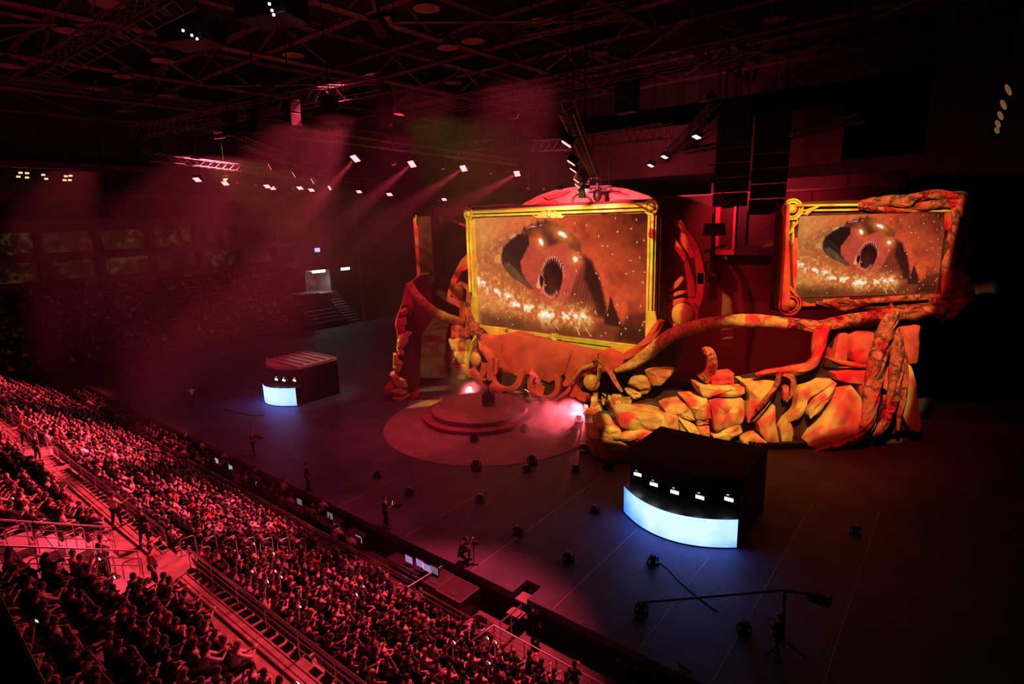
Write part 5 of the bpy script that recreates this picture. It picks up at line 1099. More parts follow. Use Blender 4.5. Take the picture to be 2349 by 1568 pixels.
def person(label, parts, key, loc, rz, shirt, hair, group=None, sc=1.0, skinm=None, ptrous=None, name='person', cat='person'):
    t = thing(name, label, cat, tuple(loc), group); t.rotation_euler = (0, 0, rz); t.scale = (sc, sc, sc)
    for pn, mb in parts.items():
        base = {'body': skin, 'shirt': SHIRTS[0][1], 'trousers': jeans, 'shoes': shoem, 'hair': hairs[0], 'eyes': eyem, 'phone': phonem, 'phone_screen': phone_e}.get(pn, black)
        o = bpy.data.objects.new(pn, part_mesh((key, pn), mb, base)); COL.objects.link(o); o.parent = t
        m = {'shirt': shirt, 'hair': hair, 'body': skinm, 'trousers': ptrous}.get(pn)
        if m is not None and m is not base: o.material_slots[0].link = 'OBJECT'; o.material_slots[0].material = m
    return t
# ---- arena seat
seatm = mat('seat_plastic', (0.03, 0.012, 0.014), 0.5)
SB = {'seat_pan': MB().box((0, .02, .43), (.46, .44, .06)), 'backrest': MB().hexa([(-.23, -.20, .46), (.23, -.20, .46), (.23, -.15, .46), (-.23, -.15, .46), (-.22, -.30, .86), (.22, -.30, .86), (.22, -.26, .86), (-.22, -.26, .86)]),
      'armrest': MB().box((.26, .0, .62), (.04, .34, .03)).box((.26, -.1, .5), (.03, .05, .24)), 'post': MB().box((0, -.05, .2), (.06, .1, .4)).box((0, -.05, .012), (.3, .2, .024))}
def seat(label, loc, rz, group):
    t = thing('arena_seat', label, 'seat', tuple(loc), group); t.rotation_euler = (0, 0, rz)
    for pn, mb in SB.items():
        k = ('seat', pn)
        if k not in MESH: part_mesh(k, mb, seatm); MESH[k].polygons.foreach_set('use_smooth', [False] * len(MESH[k].polygons))
        o = bpy.data.objects.new(pn, MESH[k]); COL.objects.link(o); o.parent = t
ORD = lambda n: ['first', 'second', 'third', 'fourth', 'fifth', 'sixth', 'seventh', 'eighth', 'ninth', 'tenth', 'eleventh', 'twelfth', 'thirteenth', 'fourteenth', 'fifteenth', 'sixteenth', 'seventeenth', 'eighteenth', 'nineteenth', 'twentieth', 'twenty-first', 'twenty-second', 'twenty-third', 'twenty-fourth', 'twenty-fifth', 'twenty-sixth', 'twenty-seventh', 'twenty-eighth', 'twenty-ninth', 'thirtieth'][n] if n < 30 else '%dth' % (n + 1)
# ---- where everybody sits: (position, row, seat, block)
PITCH = .56
spots = []
for q in range(8):
    y = AY1 + ROW * q + .34; z = lz(q)
    for blk, (x0, dx, n) in {'right of stairs': (-23.66, PITCH, 26), 'left of stairs': (-25.94, -PITCH, 33), 'past far stairs': (-46.54, -PITCH, 33)}.items():
        for i in range(n): spots.append((x0 + dx * i, y, z, 'row below rail', q, i, blk))
    for i in range(22): spots.append((-66.9 - PITCH * i, y, z, 'row below rail', q, i, 'at far end'))
for q in range(9):
    y = AY0 - ROW * (q + 1) + .36; z = uz(q)
    for i in range(4 if q < 2 else 0, 24): spots.append((VX1 + .5 + PITCH * i, y, z, 'row above aisle', q, i, 'right of sloping rails'))
    for i in range(80): spots.append((VX0 - 1.9 - PITCH * i, y, z, 'row above aisle', q, i, 'left of sloping rails'))
near = []; far = []
for sp in spots:
    x, y, z = sp[:3]
    px, py, dd = proj((x, y, z + .7))
    if not (-70 < px < W + 60 and -60 < py < H + 70) or dd < 5: continue
    if rnd.random() < .07: continue
    (near if True else far).append((dd, sp))
near.sort(key=lambda a: a[0])
near, far = near[:300], near[300:]
for dd, (x, y, z, rowname, q, i, blk) in near:
    k = rnd.choices(range(len(MODEL)), [22, 16, 12, 5, 4, 12, 14, 8])[0]; nm, parts = MODEL[k]
    sh = rnd.choices(range(6), [40, 26, 9, 12, 6, 7])[0]; hr = rnd.choices(hairs, [5, 4, 1])[0]
    rz = rnd.uniform(-.25, .25); sc = rnd.uniform(.93, 1.06); dx, dy = rnd.uniform(-.05, .05), rnd.uniform(-.03, .04)
    where = '%s seat %s, %s %s' % (ORD(i), blk, ORD(q), rowname)
    adj = {'with long hair': 'long-haired spectator in %s top sitting'}.get(nm, None)
    if nm == 'with long hair': lab = 'long-haired spectator in %s top, %s' % (SHIRTS[sh][0], where)
    elif nm == 'with long hair leaning forward': lab = 'long-haired spectator in %s top, %s' % (SHIRTS[sh][0], where)
    else: lab = 'spectator in %s top %s, %s' % (SHIRTS[sh][0], {'filming with a phone': 'filming', 'resting chin on hand': 'thinking', 'raising one arm': 'waving', 'sitting back': 'seated', 'leaning forward': 'leaning', 'folding arms': 'arms folded'}[nm], where)
    person(lab, parts, nm, (x + dx, y + dy, z), rz, SHIRTS[sh][1], hr, 'seated spectators', sc, rnd.choice((skin, skin, skin2)))
    if nm == 'filming with a phone':
        c, s = math.cos(rz), math.sin(rz); ox, oy = 0, .52
        t = thing('phone', 'lit phone held up, %s' % where, 'phone', (x + dx - s * oy * sc, y + dy + c * oy * sc, z + 1.22 * sc), 'phones held up'); t.rotation_euler = (0, 0, rz)
        for pn, (off, d_, m_) in {'shell': ((0, 0, 0), (.16, .012, .085), phonem), 'screen': ((0, -.009, 0), (.145, .004, .07), phone_e)}.items():
            kk = ('phone', pn); me = part_mesh(kk, MB().box(off, d_), m_); o = bpy.data.objects.new(pn, me); COL.objects.link(o); o.parent = t
    seat('dark folding seat, %s' % where, (x, y - .02, z), 0, 'arena seats')
def crowd(name, label, spots_, face, cat='crowd'):
    """everybody beyond the nearest 300, as one mass"""
    sl = [SHIRTS[i][1] for i in range(5)] + [jeans, skin, hairs[0], hairs[1]]
    Vs = []; Fs = []; Mi = []; n = 0
    for (x, y, z) in spots_:
        L = LOD[rnd.choices(range(6), [24, 18, 14, 8, 5, 14])[0]]; rz = face + rnd.uniform(-.25, .25); s = rnd.uniform(.92, 1.06); c, sn = math.cos(rz), math.sin(rz)
        mi = (rnd.choices(range(5), [40, 26, 9, 13, 6])[0], 5, 6, rnd.choice((7, 8)))
        for (v, f), m_ in zip(L, mi):
            v = np.array(v) * s; Vs.append(np.c_[v[:, 0] * c - v[:, 1] * sn + x, v[:, 0] * sn + v[:, 1] * c + y, v[:, 2] + z])
            Fs += [tuple(i + n for i in q) for q in f]; Mi += [m_] * len(f); n += len(v)
    V = np.vstack(Vs); c = V.mean(0); c[2] = V[:, 2].min(); me = bpy.data.meshes.new(name); me.from_pydata((V - c).tolist(), [], Fs)
    for m_ in sl: me.materials.append(m_)
    me.polygons.foreach_set('material_index', Mi); me.polygons.foreach_set('use_smooth', [True] * len(Fs)); me.update()
    o = bpy.data.objects.new(name, me); COL.objects.link(o); o.location = c; WL[o.name] = c
    return tag(o, label, cat, kind='stuff')
pit = [(x_ + rnd.uniform(-.1, .1), y_, -1.4) for y_ in (15.75, 16.35) for x_ in np.arange(-72, -23, .62) if rnd.random() < (.75 if x_ < -33 else .4)]
far += [(0, s_) for s_ in pit]
crowd('seated_crowd', 'dense seated crowd lit red in the farther part of the stand at lower left', [(s[0] + rnd.uniform(-.06, .06), s[1], s[2]) for d_, s in far], 0)
sm = MB()
for d_, s in far:
    sm.box((s[0], s[1] + .0, s[2] + .43), (.46, .42, .06)).box((s[0], s[1] - .24, s[2] + .66), (.45, .05, .42))
tag(recentre(sm.build('seat_rows', seatm, smooth=0)), 'rows of dark seats under the farther part of the crowd', 'seats', kind='stuff')
es = []
for q in range(1, 17):
    for j in range(100):
        y = -6 + j * .6
        if (y % 15.5) < 1.4 or y > 49.5: continue
        if rnd.random() < .42: es.append((FE0 - FROW * (q + .5) + .1, y + rnd.uniform(-.08, .08), fz(q)))
es = [e for e in es if -60 < proj((e[0], e[1], e[2] + .7))[0] < 760]
crowd('distant_crowd', 'dim distant crowd scattered over the end stand at far left', es, -math.pi / 2)
sm = MB()
for q in range(1, 17):
    for j in range(100):
        y = -6 + j * .6
        if (y % 15.5) < 1.4 or y > 49.5: continue
        sm.box((FE0 - FROW * (q + .5) - .12, y, fz(q) + .62), (.05, .5, .45)).box((FE0 - FROW * (q + .5) + .1, y, fz(q) + .43), (.4, .48, .06))
tag(recentre(sm.build('seat_rows', seatm, smooth=0)), 'rows of dark seats on the end stand at far left', 'seats', kind='stuff')
# ---- people standing on the stage and in the stand
def hang(sd, s): return s + (sd * .06, .01, -.29), s + (sd * .05, .09, -.54)
def cammy(sd, s): return s + (sd * .05, .10, -.26), np.array([sd * .07, .42, 1.30])
def reach(sd, s): return (s + (sd * .10, .12, -.22), s + (sd * .2, .34, -.12)) if sd > 0 else hang(sd, s)
def phoneup(sd, s): return s + (sd * .04, .16, -.22), s + (-sd * .1, .34, -.02)
def pole(sd, s): return s + (sd * .12, .16, -.12), s + (sd * .05, .42, -.05)
FIG = {'hang': figure('hang', standing(hang)), 'cam': figure('cam', standing(cammy, .07)), 'reach': figure('reach', standing(reach, .09), (.3, 1, -.2)), 'phoneup': figure('phoneup', standing(phoneup)), 'pole': figure('pole', standing(pole, .12, .1)), 'long': figure('long', standing(hang, .08), long_hair=True)}
kn = seated(lean=.45, arms='phone'); 
for q, sd in (('L', -1), ('R', 1)):
    kn['leg' + q] = ((sd * .1, .05, .47), (sd * .18, .42, .50 if sd < 0 else .10), (sd * .18, .36 if sd < 0 else -.02, .09), (sd * .19, .50 if sd < 0 else -.14, .04))
FIG['kneel'] = figure('kneel', kn)
def stand(label, kind, p, rz, sh=0, hr=0, sc=1.0): return person(label, FIG[kind], 'st_' + kind, tuple(p), rz, SHIRTS[sh][1], hairs[hr], None, sc)
def video_camera(label, p, rz, on=True, monopod=0.0):
    p = np.array(p, float); t = thing('video_camera', label, 'camera', tuple(p)); t.rotation_euler = (0, 0, rz)
    L = lambda n, mb, m: mb.build(n, m, t, local=True, smooth=30)
    L('body', MB().box((0, 0, 0), (.14, .34, .18)), black); L('lens', MB().tube([(0, .15, 0), (0, .38, 0)], [.06, .075], 14), black)
    L('viewfinder', MB().box((.0, -.12, .16), (.22, .03, .14)), black)
    if on: L('monitor', MB().box((.0, -.145, .16), (.20, .012, .12)), phone_e)
    L('grip', MB().tube([(-.1, .05, -.05), (-.1, .05, -.2)], .025, 6).tube([(.1, .05, -.05), (.1, .05, -.2)], .025, 6), black)
    if monopod: L('monopod', MB().bar((0, 0, -.08), (0, 0, -monopod), .022, 6), black)
p = on_z(887, 1211); stand('cameraman in black standing at the stage front with a glowing camera monitor', 'cam', p, -.9, 0, 0, 1.05)
video_camera('video camera with a lit monitor held by the cameraman at the stage front', p + (.42, .38, 1.30), -.9, True)
p = on_z(583, 1042); stand('cameraman in dark clothes standing farther left on the stage floor', 'cam', p, -1.1, 1, 0, 1.0); video_camera('dark video camera held by the farther left cameraman', p + (.42, .25, 1.30), -1.1, False)
p = on_z(708, 1122); stand('crew member in black standing near the stage edge left of the cameraman', 'hang', p, -.6, 0, 0)
p = on_z(1056, 1288); person('kneeling camera operator in black at the front edge of the stage', FIG['kneel'], 'st_kneel', tuple(p), -1.0, SHIRTS[0][1], hairs[0], None, 1.05)
video_camera('video camera on a monopod before the kneeling operator', p + (.55, .38, 1.02), -1.0, False, 1.0)
p = on_z(444, 928); stand('crew member in pale clothes with outstretched arms at the far left of the stage', 'pole', p, 1.45, 3, 1)
usher = stand('usher in red shirt and black trousers standing on the landing by the stairs', 'hang', (-23.6, 6.55, AZ), -.5, 4, 1, 1.04)
stand('person in striped dark top standing between the sloping rails', 'phoneup', (-25.0, 5.4, AZ + .55), .3, 5, 1)
stand('person in black standing on the lower platform behind the usher', 'reach', (-24.35, 5.15, AZ + .55), -.2, 0, 0, .98)
stand('person in black leaning on the aisle rail at the head of the stairs', 'long', (-27.4, 7.5, AZ), .5, 0, 0)
stand('tall person in pale top walking along the cross aisle', 'reach', (-30.2, 7.3, AZ), .4, 3, 1)
stand('person in dark top standing in the cross aisle near the far stairs', 'hang', (-43.5, 7.2, AZ), .2, 1, 0)
stand('person in red top standing at the top of the far stairs', 'reach', (-47.5, 7.4, AZ), .6, 4, 0)
stand('stagehand in black whose head shows over the stage edge by the gap', 'hang', (-12.6, 16.6, -1.4), -.4, 0, 0)
stand('person in black at the front rail near the bottom edge', 'phoneup', (-9.6, 14.9, -1.4), .2, 0, 0)
for i, (x, y) in enumerate(((-47, 16.8), (-44, 16.8), (-40.5, 16.8), (-36, 16.8), (-32.5, 16.8), (-28.2, 16.8))):
    stand('technician in %s top standing in the pit, %s from the left' % (SHIRTS[(i * 2 + 1) % 6][0], ORD(i)), ('hang', 'phoneup', 'reach')[i % 3], (x, y, -1.4), .3 * (i % 3) - .3, (i * 2 + 1) % 6, i % 2)
stand('crew member in black sitting-height silhouette by the jib base at lower right', 'cam', on_z(1782, 1505), 1.2, 0, 0)
# ================================================================ rails and small things
railm = mat('rail_steel', (0.60, 0.50, 0.50), 0.25, 0.9)
def rail(label, pts, h=1.0, bars=(.33, .66), double=False, step=1.5, name='handrail'):
    P = [np.array(p, float) for p in pts]; t = thing(name, label, 'rail', tuple((P[0] + P[-1]) / 2))
    up_ = np.array([0, 0, h]); MB().tube([p + up_ for p in P], .035, 8).build('top_rail', railm, t)
    if double: MB().tube([p + up_ - (0, 0, .09) for p in P], .03, 8).build('lower_grip', railm, t)
    for f in bars: MB().tube([p + up_ * f for p in P], .018, 6).build('bar', railm, t)
    for a, b in zip(P[:-1], P[1:]):
        n = max(1, int(round(np.linalg.norm(b - a) / step)))
        for i in range(n + (1 if b is P[-1] else 0)):
            p = a + (b - a) * i / n; MB().bar(p, p + up_, .024, 6).build('post', railm, t)
    return t
rail('long double handrail along the cross aisle, right of the stairs, bottom left', [(-23.7, 7.9, AZ), (-9.5, 7.9, AZ)], 1.0, (.36, .68), True, 2.0)
rail('handrail along the cross aisle between the stairs and the far stairs', [(-26.0, 7.9, AZ), (-44.3, 7.9, AZ)], 1.0, (.36, .68), True, 2.2)
rail('handrail along the cross aisle beyond the far stairs', [(-46.6, 7.9, AZ), (-64.8, 7.9, AZ)], 1.0, (.36, .68), True, 2.2)
sl = lambda X, y, dz: (X, y, AZ + .5 + (AY0 - y) * .565 + dz)
rail('upper sloping three-bar rail beside the platforms at lower left', [sl(VX0, 6.3, 0), sl(VX0, 2.6, 0), sl(VX0, .6, 0)], 1.0, (.36, .68), False, 1.25)
rail('lower sloping three-bar rail beside the platforms at lower left', [sl(VX1, 6.25, 0), sl(VX1, 2.4, 0), sl(VX1, .4, 0)], 1.0, (.36, .68), False, 1.25)
FR = 15.3
rail('front rail before the pit, from the middle of the crowd to the gate', [(-43, FR, -1.4), (-18.6, FR, -1.4)], 1.05, (.3, .6, .8), True, 1.9)
rail('front rail between the gate and the opening in the stage', [(-18.0, FR - .25, -1.4), (-14.6, FR - .25, -1.4)], 1.05, (.25, .5, .75), False, 1.3)
rail('bent bright front rail right of the opening, running out at the bottom', [(-13.9, FR - 1.3, -1.4), (-13.75, FR, -1.4), (-6.0, FR, -1.4)], 1.05, (.25, .5, .75), False, 1.6)
rail('gate rail crossing the pit beside the flight cases', [(-18.5, FR - .6, -1.4), (-18.4, 16.9, -1.4)], 1.1, (.5,), False, 1.1)
rail('gate rail leading from the front rail to the opening in the stage', [(-13.6, FR + .2, -1.4), (-13.55, 16.9, -1.4)], 1.1, (.5,), False, .8)
rail('far part of the front rail before the pit', [(-43.6, FR, -1.4), (-64, FR, -1.4)], 1.05, (.5,), False, 2.6)
def urail(label, x, y, z, L=.62, h=.95, group=None):
    t = thing('stair_handrail', label, 'rail', (x, y, z), group); P = [(0, 0, 0), (0, 0, h - .12), (0, .04, h - .03), (0, .12, h), (0, L - .12, h - .02), (0, L - .04, h - .05), (0, L, h - .14), (0, L, -.44)]
    k = ('urail', 'rail_loop'); me = part_mesh(k, MB().tube(P, .026, 8), railm); o = bpy.data.objects.new('rail_loop', me); COL.objects.link(o); o.parent = t
for si, (a, b) in enumerate(ST[:2]):
    for q in range(7):
        for sd, x in (('left', a + .08), ('right', b - .08)):
            urail('hooped handrail, %s step down, %s side of the %s' % (ORD(q), sd, ('stairs below the landing', 'far stairs')[si]), x, AY1 + ROW * q + .25, lz(q), group='hooped stair handrails')
for q in range(4):
    urail('hooped handrail, %s step up, left of the upper sloping rail' % ORD(q), VX0 - .25, AY0 - ROW * (q + 1) + .1, uz(q), group='hooped stair handrails')
    urail('hooped handrail, %s step up, right of the lower sloping rail' % ORD(q), VX1 + .2, AY0 - ROW * (q + 1) + .1, uz(q), group='hooped stair handrails')
# ---- pit gear
def case(label, p, d, open_=False):
    t = thing('flight_case', label, 'case', (p[0], p[1], p[2])); x, y, z = p; w_, l, h = d
    MB().box((x, y, z + h / 2), (w_, l, h)).build('box', mat('case_panel', (.05, .03, .03), .45), t, smooth=0)
    e = MB()
    for s1 in (-1, 1):
        for s2 in (-1, 1):
            e.box((x + s1 * w_ / 2, y + s2 * l / 2, z + h / 2), (.05, .05, h + .02)); e.box((x, y + s1 * l / 2, z + h / 2 + s2 * h / 2), (w_, .05, .05)); e.box((x + s1 * w_ / 2, y, z + h / 2 + s2 * h / 2), (.05, l, .05))
    e.build('edge_trim', alu, t, smooth=0)
    MB().box((x + .1, y - l * .3, z + h + .02), (.35, .05, .03)).build('handle', alu, t, smooth=0)
case('large flat-topped flight case with bright edges in the pit', (-16.6, 16.1, -1.4), (1.5, 1.25, 1.05))
case('open mixing case with red lit controls left of the large flight case', (-18.0, 16.25, -1.4), (.9, 1.2, .95))
case('small flight case in the pit farther left among the technicians', (-24.6, 16.3, -1.4), (1.2, .8, .9))
case('flight case in the pit below the cameraman', (-27.0, 16.4, -1.4), (1.4, .8, .9))
bm_ = mat('pit_screen', (1, 1, 1), .3, emit=((.34, .26, .62), .75)); bm2 = mat('pit_screen_grey', (1, 1, 1), .3, emit=((.10, .16, .20), .7)); bm3 = mat('pit_screen_pale', (1, 1, 1), .3, emit=((.5, .6, .62), .6))
for i, (px, py, m_, wh) in enumerate(((939, 1282, bm_, 'first of four, left end'), (964, 1291, bm_, 'second of four from the left'), (980, 1301, bm_, 'third of four from the left'), (997, 1307, bm2, 'last of four, right end'), (824, 1235, bm3, 'beside the first technicians'), (758, 1182, bm2, 'under the flight case below the cameraman'),
                                  (773, 1208, bm2, 'lower, behind the crowd'), (688, 1150, bm2, 'left part of the pit'), (530, 1072, bm3, 'farther left in the pit'), (498, 1056, bm3, 'at the far left of the pit'), (586, 1108, bm_, 'small violet one among the front crowd'))):
    p = on_y(px, py, 16.35); t = thing('monitor', 'lit monitor in the pit, ' + wh, 'screen', (p[0], p[1], -1.4))
    MB().box((p[0], p[1], p[2]), (.58, .05, .42)).build('shell', black, t, smooth=0); MB().box((p[0], p[1] - .03, p[2]), (.52, .012, .36)).build('display', m_, t, smooth=0)
    MB().bar((p[0], p[1] + .04, p[2]), (p[0], p[1] + .04, -1.38), .03, 6).box((p[0], p[1], -1.385), (.4, .3, .03)).build('stand', black, t)
for i, (x0, x1) in enumerate(((-21.6, -19.2), (-32, -29), (-40, -37))):
    t = thing('table', 'narrow dark equipment table in the pit, %s from the right' % ORD(i), 'table', ((x0 + x1) / 2, 16.4, -1.4)); MB().box(((x0 + x1) / 2, 16.4, -.66), (x1 - x0, .7, .04)).build('table_top', steel, t, smooth=0)
    for x in (x0 + .1, x1 - .1):
        for y in (16.12, 16.68): MB().bar((x, y, -1.4), (x, y, -.68), .025, 6).build('leg', steel, t)
t = thing('bag', 'dark bag on a pale cloth lying in the pit near the opening', 'bag', (-15.2, 15.9, -1.4)); MB().ball((-15.2, 15.9, -1.2), (.34, .26, .2), 14, 8).build('body', drape, t); MB().box((-15.2, 15.9, -1.39), (1.0, .7, .02), .4).build('cloth', SHIRTS[3][1], t, smooth=0)
t = thing('chair', 'dark folding chair in the pit near the opening', 'chair', (-14.6, 15.75, -1.4)); MB().box((-14.6, 15.75, -.95), (.42, .42, .04)).build('seat', steel, t, smooth=0); MB().box((-14.6, 15.56, -.65), (.42, .03, .3)).build('backrest', steel, t, smooth=0)
for a in (-.19, .19):
    for b in (-.19, .19): MB().bar((-14.6 + a, 15.75 + b, -1.4), (-14.6 + a, 15.75 + b, -.96), .014, 6).build('leg', chrome, t)
struct('trim_92', MB().box((-13.75, 16.75, -.7), (.7, .5, .1)).box((-13.75, 17.4, -.35), (.72, .6, .1)), concrete, smooth=0)
for i, (px, py) in enumerate(((1418, 1512), (1434, 1522), (1459, 1531), (1480, 1540), (1502, 1550))):
    p = on_y(px, py, 15.9); t = thing('barrier_post', 'slim red-tipped post at the bottom edge, %s from the left' % ORD(i), 'post', (p[0], 15.9, -1.4)); MB().bar((p[0], 15.9, -1.4), p, .025, 6).build('shaft', black, t); MB().ball(p, .04, 8, 6).build('tip', mat('red_tip', (.7, .15, .1), .4), t)
# ---- things on the stage floor
def wedge(label, px, py, rz):
    p = on_z(px, py); t = thing('floor_light', label, 'lamp', tuple(p)); t.rotation_euler = (0, 0, rz)
    L = lambda n, mb, m, **k: mb.build(n, m, t, local=True, **k)
    L('base', MB().box((0, 0, .05), (.5, .34, .1)), black, smooth=0); L('head', MB().ball((0, 0, .27), (.2, .17, .2), 12, 8), black)
    L('yoke', MB().tube([(-.24, 0, .08), (-.24, 0, .3), (-.18, 0, .32)], .03, 6).tube([(.24, 0, .08), (.24, 0, .3), (.18, 0, .32)], .03, 6), black); L('lens', MB().lathe([(.11, 0), (.11, .02)], 14, (0, -.02, .46)), mat('lens_glass', (.25, .22, .22), .15), smooth=30)
for px, py, rz, wh in ((940, 1133, .4, 'right of the cameraman'), (866, 1094, .2, 'above the cameraman'), (1101, 1149, .5, 'in the middle of the floor'), (1188, 1224, .3, 'on the first floor line from the left'), (1304, 1285, .6, 'on the second floor line'), (1365, 1175, .1, 'left of the right LED desk'), (1321, 1080, .3, 'behind the middle of the floor'), (1208, 1080, .9, 'before the pale floor disc'),
                       (1498, 1292, .8, 'in the blue glow before the right LED desk'), (1706, 1446, .3, 'on the dark floor at lower right'), (1962, 1222, .2, 'far right on the dark floor'), (1738, 1070, .3, 'behind the right canopy'), (1472, 1400, .5, 'under the end of the jib arm')):
    wedge('small black floor light ' + wh, px, py, rz)
cab = mat('cable_rubber', (.02, .02, .022), .5)
def cable(label, pts, m=cab, r=.02):
    P = smooth_line([on_z(*p, .02) for p in pts]); o = MB().tube(P, r, 6).build('cable', m); recentre(o); return tag(o, label, 'cable')
cable('cable trailing from the floor light over the blue lit floor at lower right', [(1512, 1290), (1530, 1302), (1556, 1330), (1577, 1348), (1610, 1375), (1648, 1402)], mat('grey_cable', (.2, .2, .22), .5))
cable('dark cable winding in the blue glow of the far left LED desk', [(515, 938), (548, 946), (580, 952), (604, 951), (608, 945)])
cable('pale cord on the floor before the dark right corner', [(1555, 1516), (1572, 1530), (1586, 1534), (1570, 1540), (1566, 1536)], mat('grey_cable', (.2, .2, .22), .5))
t = thing('camera_jib', 'long dark camera jib arm reaching left over the floor at lower right', 'camera crane', tuple(on_z(1800, 1480)))
jb = on_z(1795, 1490); j0 = on_y(1800, 1353, jb[1]); j1 = on_y(1472, 1381, jb[1] - 1.5)
MB().tube([j0 + (1.0, .2, .1), j0, j1], .05, 8).build('arm', steel, t); MB().bar(j1, j1 - (0, 0, .55), .04, 8).build('head_mount', black, t); MB().box(j1 - (0, 0, .7), (.3, .4, .26)).build('camera', black, t, smooth=0, bevel=.02)
MB().box(j0 + (1.1, .25, .05), (.7, .4, .4)).build('counterweight', black, t, smooth=0, bevel=.02); MB().bar((jb[0], jb[1], .1), j0, .06, 8).build('column', black, t)
for k in range(3):
    a = k * 2.1; MB().bar((jb[0], jb[1], .45), (jb[0] + .8 * math.cos(a), jb[1] + .8 * math.sin(a), .03), .035, 6).build('leg', black, t)
p = on_z(1822, 1563, 0) + (0, 0, .0); q = on_y(1822, 1558, 17.6)
t = thing('control_desk', 'small control desk with lit displays at the bottom edge right of the middle', 'desk', (q[0], 17.6, 0)); MB().box((q[0], 17.6, .4), (.9, .5, .8)).build('body', black, t, smooth=0); MB().box((q[0] + .15, 17.55, .83), (.3, .3, .03)).build('display', bm3, t, smooth=0)
for k in range(3): MB().box((q[0] - .3 + k * .13, 17.55, .83), (.07, .05, .03)).build('key', mat('green_led', (.1, .6, .1), .4), t, smooth=0)
# ---- the lit tunnel in the far corner
TX = -84.0
def at_x(px, py, X=TX): return on_x(px, py, X)
tb = mat('tunnel_wall', (.24, .22, .21), .8, var=.1, scale=1)
a, b = at_x(731, 650), at_x(731, 660)
yc, zc = a[1], a[2]
struct('wall_tunnel', MB().box((TX - 3, yc - 1.9, zc + .2), (5, .2, 3.6)).box((TX - 3, yc + 2.6, zc + .2), (5, .2, 3.6)).box((TX - 3, yc + .3, zc + 2.1), (5, 4.6, .2)).box((TX - 5.4, yc + .3, zc + .2), (.2, 4.6, 3.6)), tb, smooth=0)
struct('floor_tunnel', MB().box((TX - 2.5, yc + .3, zc - 1.7), (6, 4.6, .2)), concrete, smooth=0)
for i, (px, py, w_) in enumerate(((731, 622, 2.4), (792, 616, 1.7))):
    p = at_x(px, py); t = thing('strip_light', ('white strip light over the tunnel mouth at far left', 'smaller white strip light right of the tunnel mouth')[i], 'lamp', tuple(p))
    MB().box(p, (.25, w_, .45)).build('tube', white_e, t, smooth=0, bevel=.08); MB().box(p + (-.05, 0, .3), (.4, w_ + .3, .16)).build('housing', black, t, smooth=0)
    if i == 0: spot('strip_glow', tuple(p + (.1, 0, -.3)), tuple(p + (-1.0, 0, -6)), 260, (1, .93, .85), 150, .5, .3, parent=t)
p = at_x(731, 645, TX - 5); t = thing('sign', 'small red lit sign inside the tunnel at far left', 'sign', tuple(p)); MB().box(p, (.1, 1.5, .8)).build('panel', mat('red_sign', (1, .2, .1), .4, emit=((1, .10, .05), .9)), t, smooth=0)
p = at_x(728, 573, TX - 6); t = thing('monitor', 'tiny bluish white screen in the suites above the tunnel', 'screen', tuple(p)); MB().box(p, (.1, 1.0, .7)).build('display', mat('blue_tv', (1, 1, 1), .3, emit=((.5, .6, 1), 1.0)), t, smooth=0); MB().box(p - (.08, 0, 0), (.08, 1.2, .9)).build('shell', black, t, smooth=0)
st2 = MB()
for k in range(18):
    p0 = at_x(757 + k * 5.0, 668 + k * 6.0, TX + 0.55 * k - 1); st2.box(p0, (.5, 2.2, .22))
struct('floor_tunnel_stairs', st2, concrete, smooth=0)
rail('pale slanted rail left of the tunnel mouth', [at_x(712, 655, TX + .2) - (0, 0, .3), at_x(722, 648, TX - 2.5) - (0, 0, .3)], .9, (), False, 3)
struct('trim_93', MB().box((TX + 1.5, yc - 3.6, zc - 1.2), (3.5, 3.0, .2)), tb, smooth=0)
# small lamps up in the dark
amb = mat('amber_lens', (1, .6, .3), .3, emit=((1, .5, .22), 1.6)); amb2 = mat('dull_amber_lens', (1, .6, .3), .3, emit=((.62, .30, .12), .22))
for i, (px, py) in enumerate(((47, 396), (42, 405), (62, 397), (62, 407), (99, 401), (106, 410), (151, 404), (162, 403), (148, 413), (160, 413))):
    p = on_x(px, py, -94.8); t = thing('spot_lamp', 'tiny amber ceiling spot at far left, %s of the group' % ORD(i), 'lamp', tuple(p), 'amber spots at far left'); MB().box(p, (.3, .36, .22)).build('lens', amb, t, smooth=0); MB().box(p + (-.2, 0, .15), (.3, .4, .3)).build('housing', black, t, smooth=0)
for i, (px, py) in enumerate(((2313, 206), (2302, 240), (2295, 265), (2289, 284), (2287, 299))):
    p = on_y(px, py, 44); t = thing('spot_lamp', 'dull amber oval lamp in the dark at the right edge, %s from the top' % ORD(i), 'lamp', tuple(p), 'amber ovals at the right edge')
    MB().ball(p, (.11, .08, .36 - .04 * i), 12, 8, [(.9, 0, .42), (0, 1, 0), (-.42, 0, .9)]).build('lens', amb2, t); MB().box(p + (0, .3, 0), (.5, .3, .8)).build('housing', black, t, smooth=0); MB().bar(p + (0, .3, .3), (p[0], p[1] + .3, 36), .03, 4).build('hanger', black, t)
# projectors hanging under the roof at the top
for i, (pts, wh) in enumerate(((((420, 70), (440, 81), (452, 89)), 'left of the top middle'), (((618, 9), (624, 24), (628, 34)), 'right of the other at the top'))):
    p = on_z(pts[1][0], pts[1][1] - 4, 25.5); t = thing('equipment_pod', 'black equipment pod with three tiny white lights, ' + wh, 'equipment', tuple(p)); MB().box(p, (2.6, 1.8, 1.1), .4).build('body', black, t, smooth=0, bevel=.05)
    for x, y in pts: MB().ball(on_z(x, y, 24.8), .06, 8, 6).build('indicator', white_e, t)
    for k in (-1, 1): MB().bar(p + (k, 0, 0), p + (k, 0, 9), .04, 4).build('hanger', black, t)
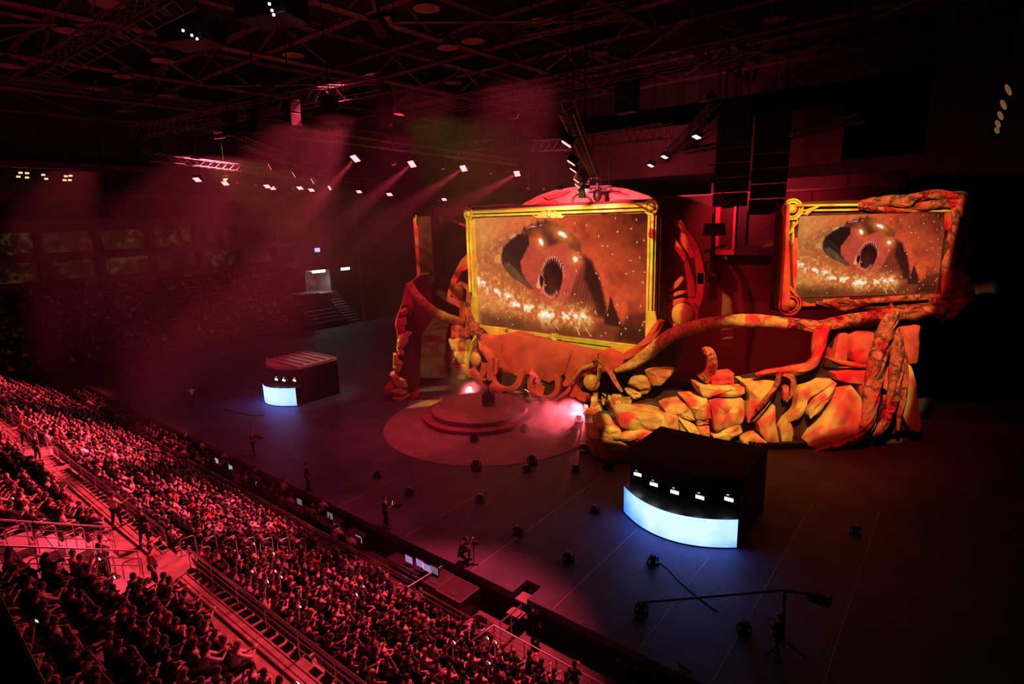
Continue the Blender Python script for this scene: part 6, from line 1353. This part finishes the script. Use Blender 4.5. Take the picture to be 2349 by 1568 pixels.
# ---- the glass balustrade in front of the camera
gl = bpy.data.materials.new('balustrade_glass'); gl.use_nodes = True; nt = gl.node_tree; nt.nodes.clear()
tr2 = nt.nodes.new('ShaderNodeBsdfTransparent'); tr2.inputs['Color'].default_value = (.80, .80, .82, 1); g2 = nt.nodes.new('ShaderNodeBsdfGlossy'); g2.inputs['Roughness'].default_value = .05
mx = nt.nodes.new('ShaderNodeMixShader'); fz_ = nt.nodes.new('ShaderNodeFresnel'); fz_.inputs['IOR'].default_value = 1.25; out = nt.nodes.new('ShaderNodeOutputMaterial')
nt.links.new(fz_.outputs[0], mx.inputs[0]); nt.links.new(tr2.outputs[0], mx.inputs[1]); nt.links.new(g2.outputs[0], mx.inputs[2]); nt.links.new(mx.outputs[0], out.inputs['Surface'])
def near_pt(px, py, d): return CAM + ray(px, py) * d
t = thing('glass_balustrade', 'clear glass balustrade panel with thin edge at the lower left before the camera', 'balustrade', tuple(near_pt(100, 1500, 2.2)))
g0, g1, g2_, g3 = near_pt(14, 1118, 2.3), near_pt(370, 1568, 2.0), near_pt(-120, 1620, 2.0), near_pt(-200, 1060, 2.3)
nn = np.cross(g1 - g0, g3 - g0); nn /= np.linalg.norm(nn)
MB().prism([g0, g1, g2_, g3], nn * .012).build('pane', gl, t, smooth=0)
MB().bar(g0, g1, .0012, 6).build('pane_edge', mat('glass_edge', (.30, .22, .22), .3), t)
MB().bar(near_pt(-40, 1366, 2.1), near_pt(146, 1281, 2.1), .006, 6).build('clamp_bar', black, t)
t = thing('parapet', 'black parapet corner with a thin steel edge at the bottom left corner', 'parapet', tuple(near_pt(20, 1560, 1.8)))
a, b, c, d = near_pt(-60, 1250, 2.0), near_pt(112, 1590, 1.8), near_pt(-160, 1640, 1.8), near_pt(-200, 1300, 2.0)
MB().prism([a, b, c, d], (0, 0, -.25)).build('coping', black, t, smooth=0); MB().bar(near_pt(-4, 1362, 1.93), near_pt(104, 1574, 1.8), .005, 6).build('steel_edge', mat('edge_steel', (.4, .3, .3), .35, .8), t)
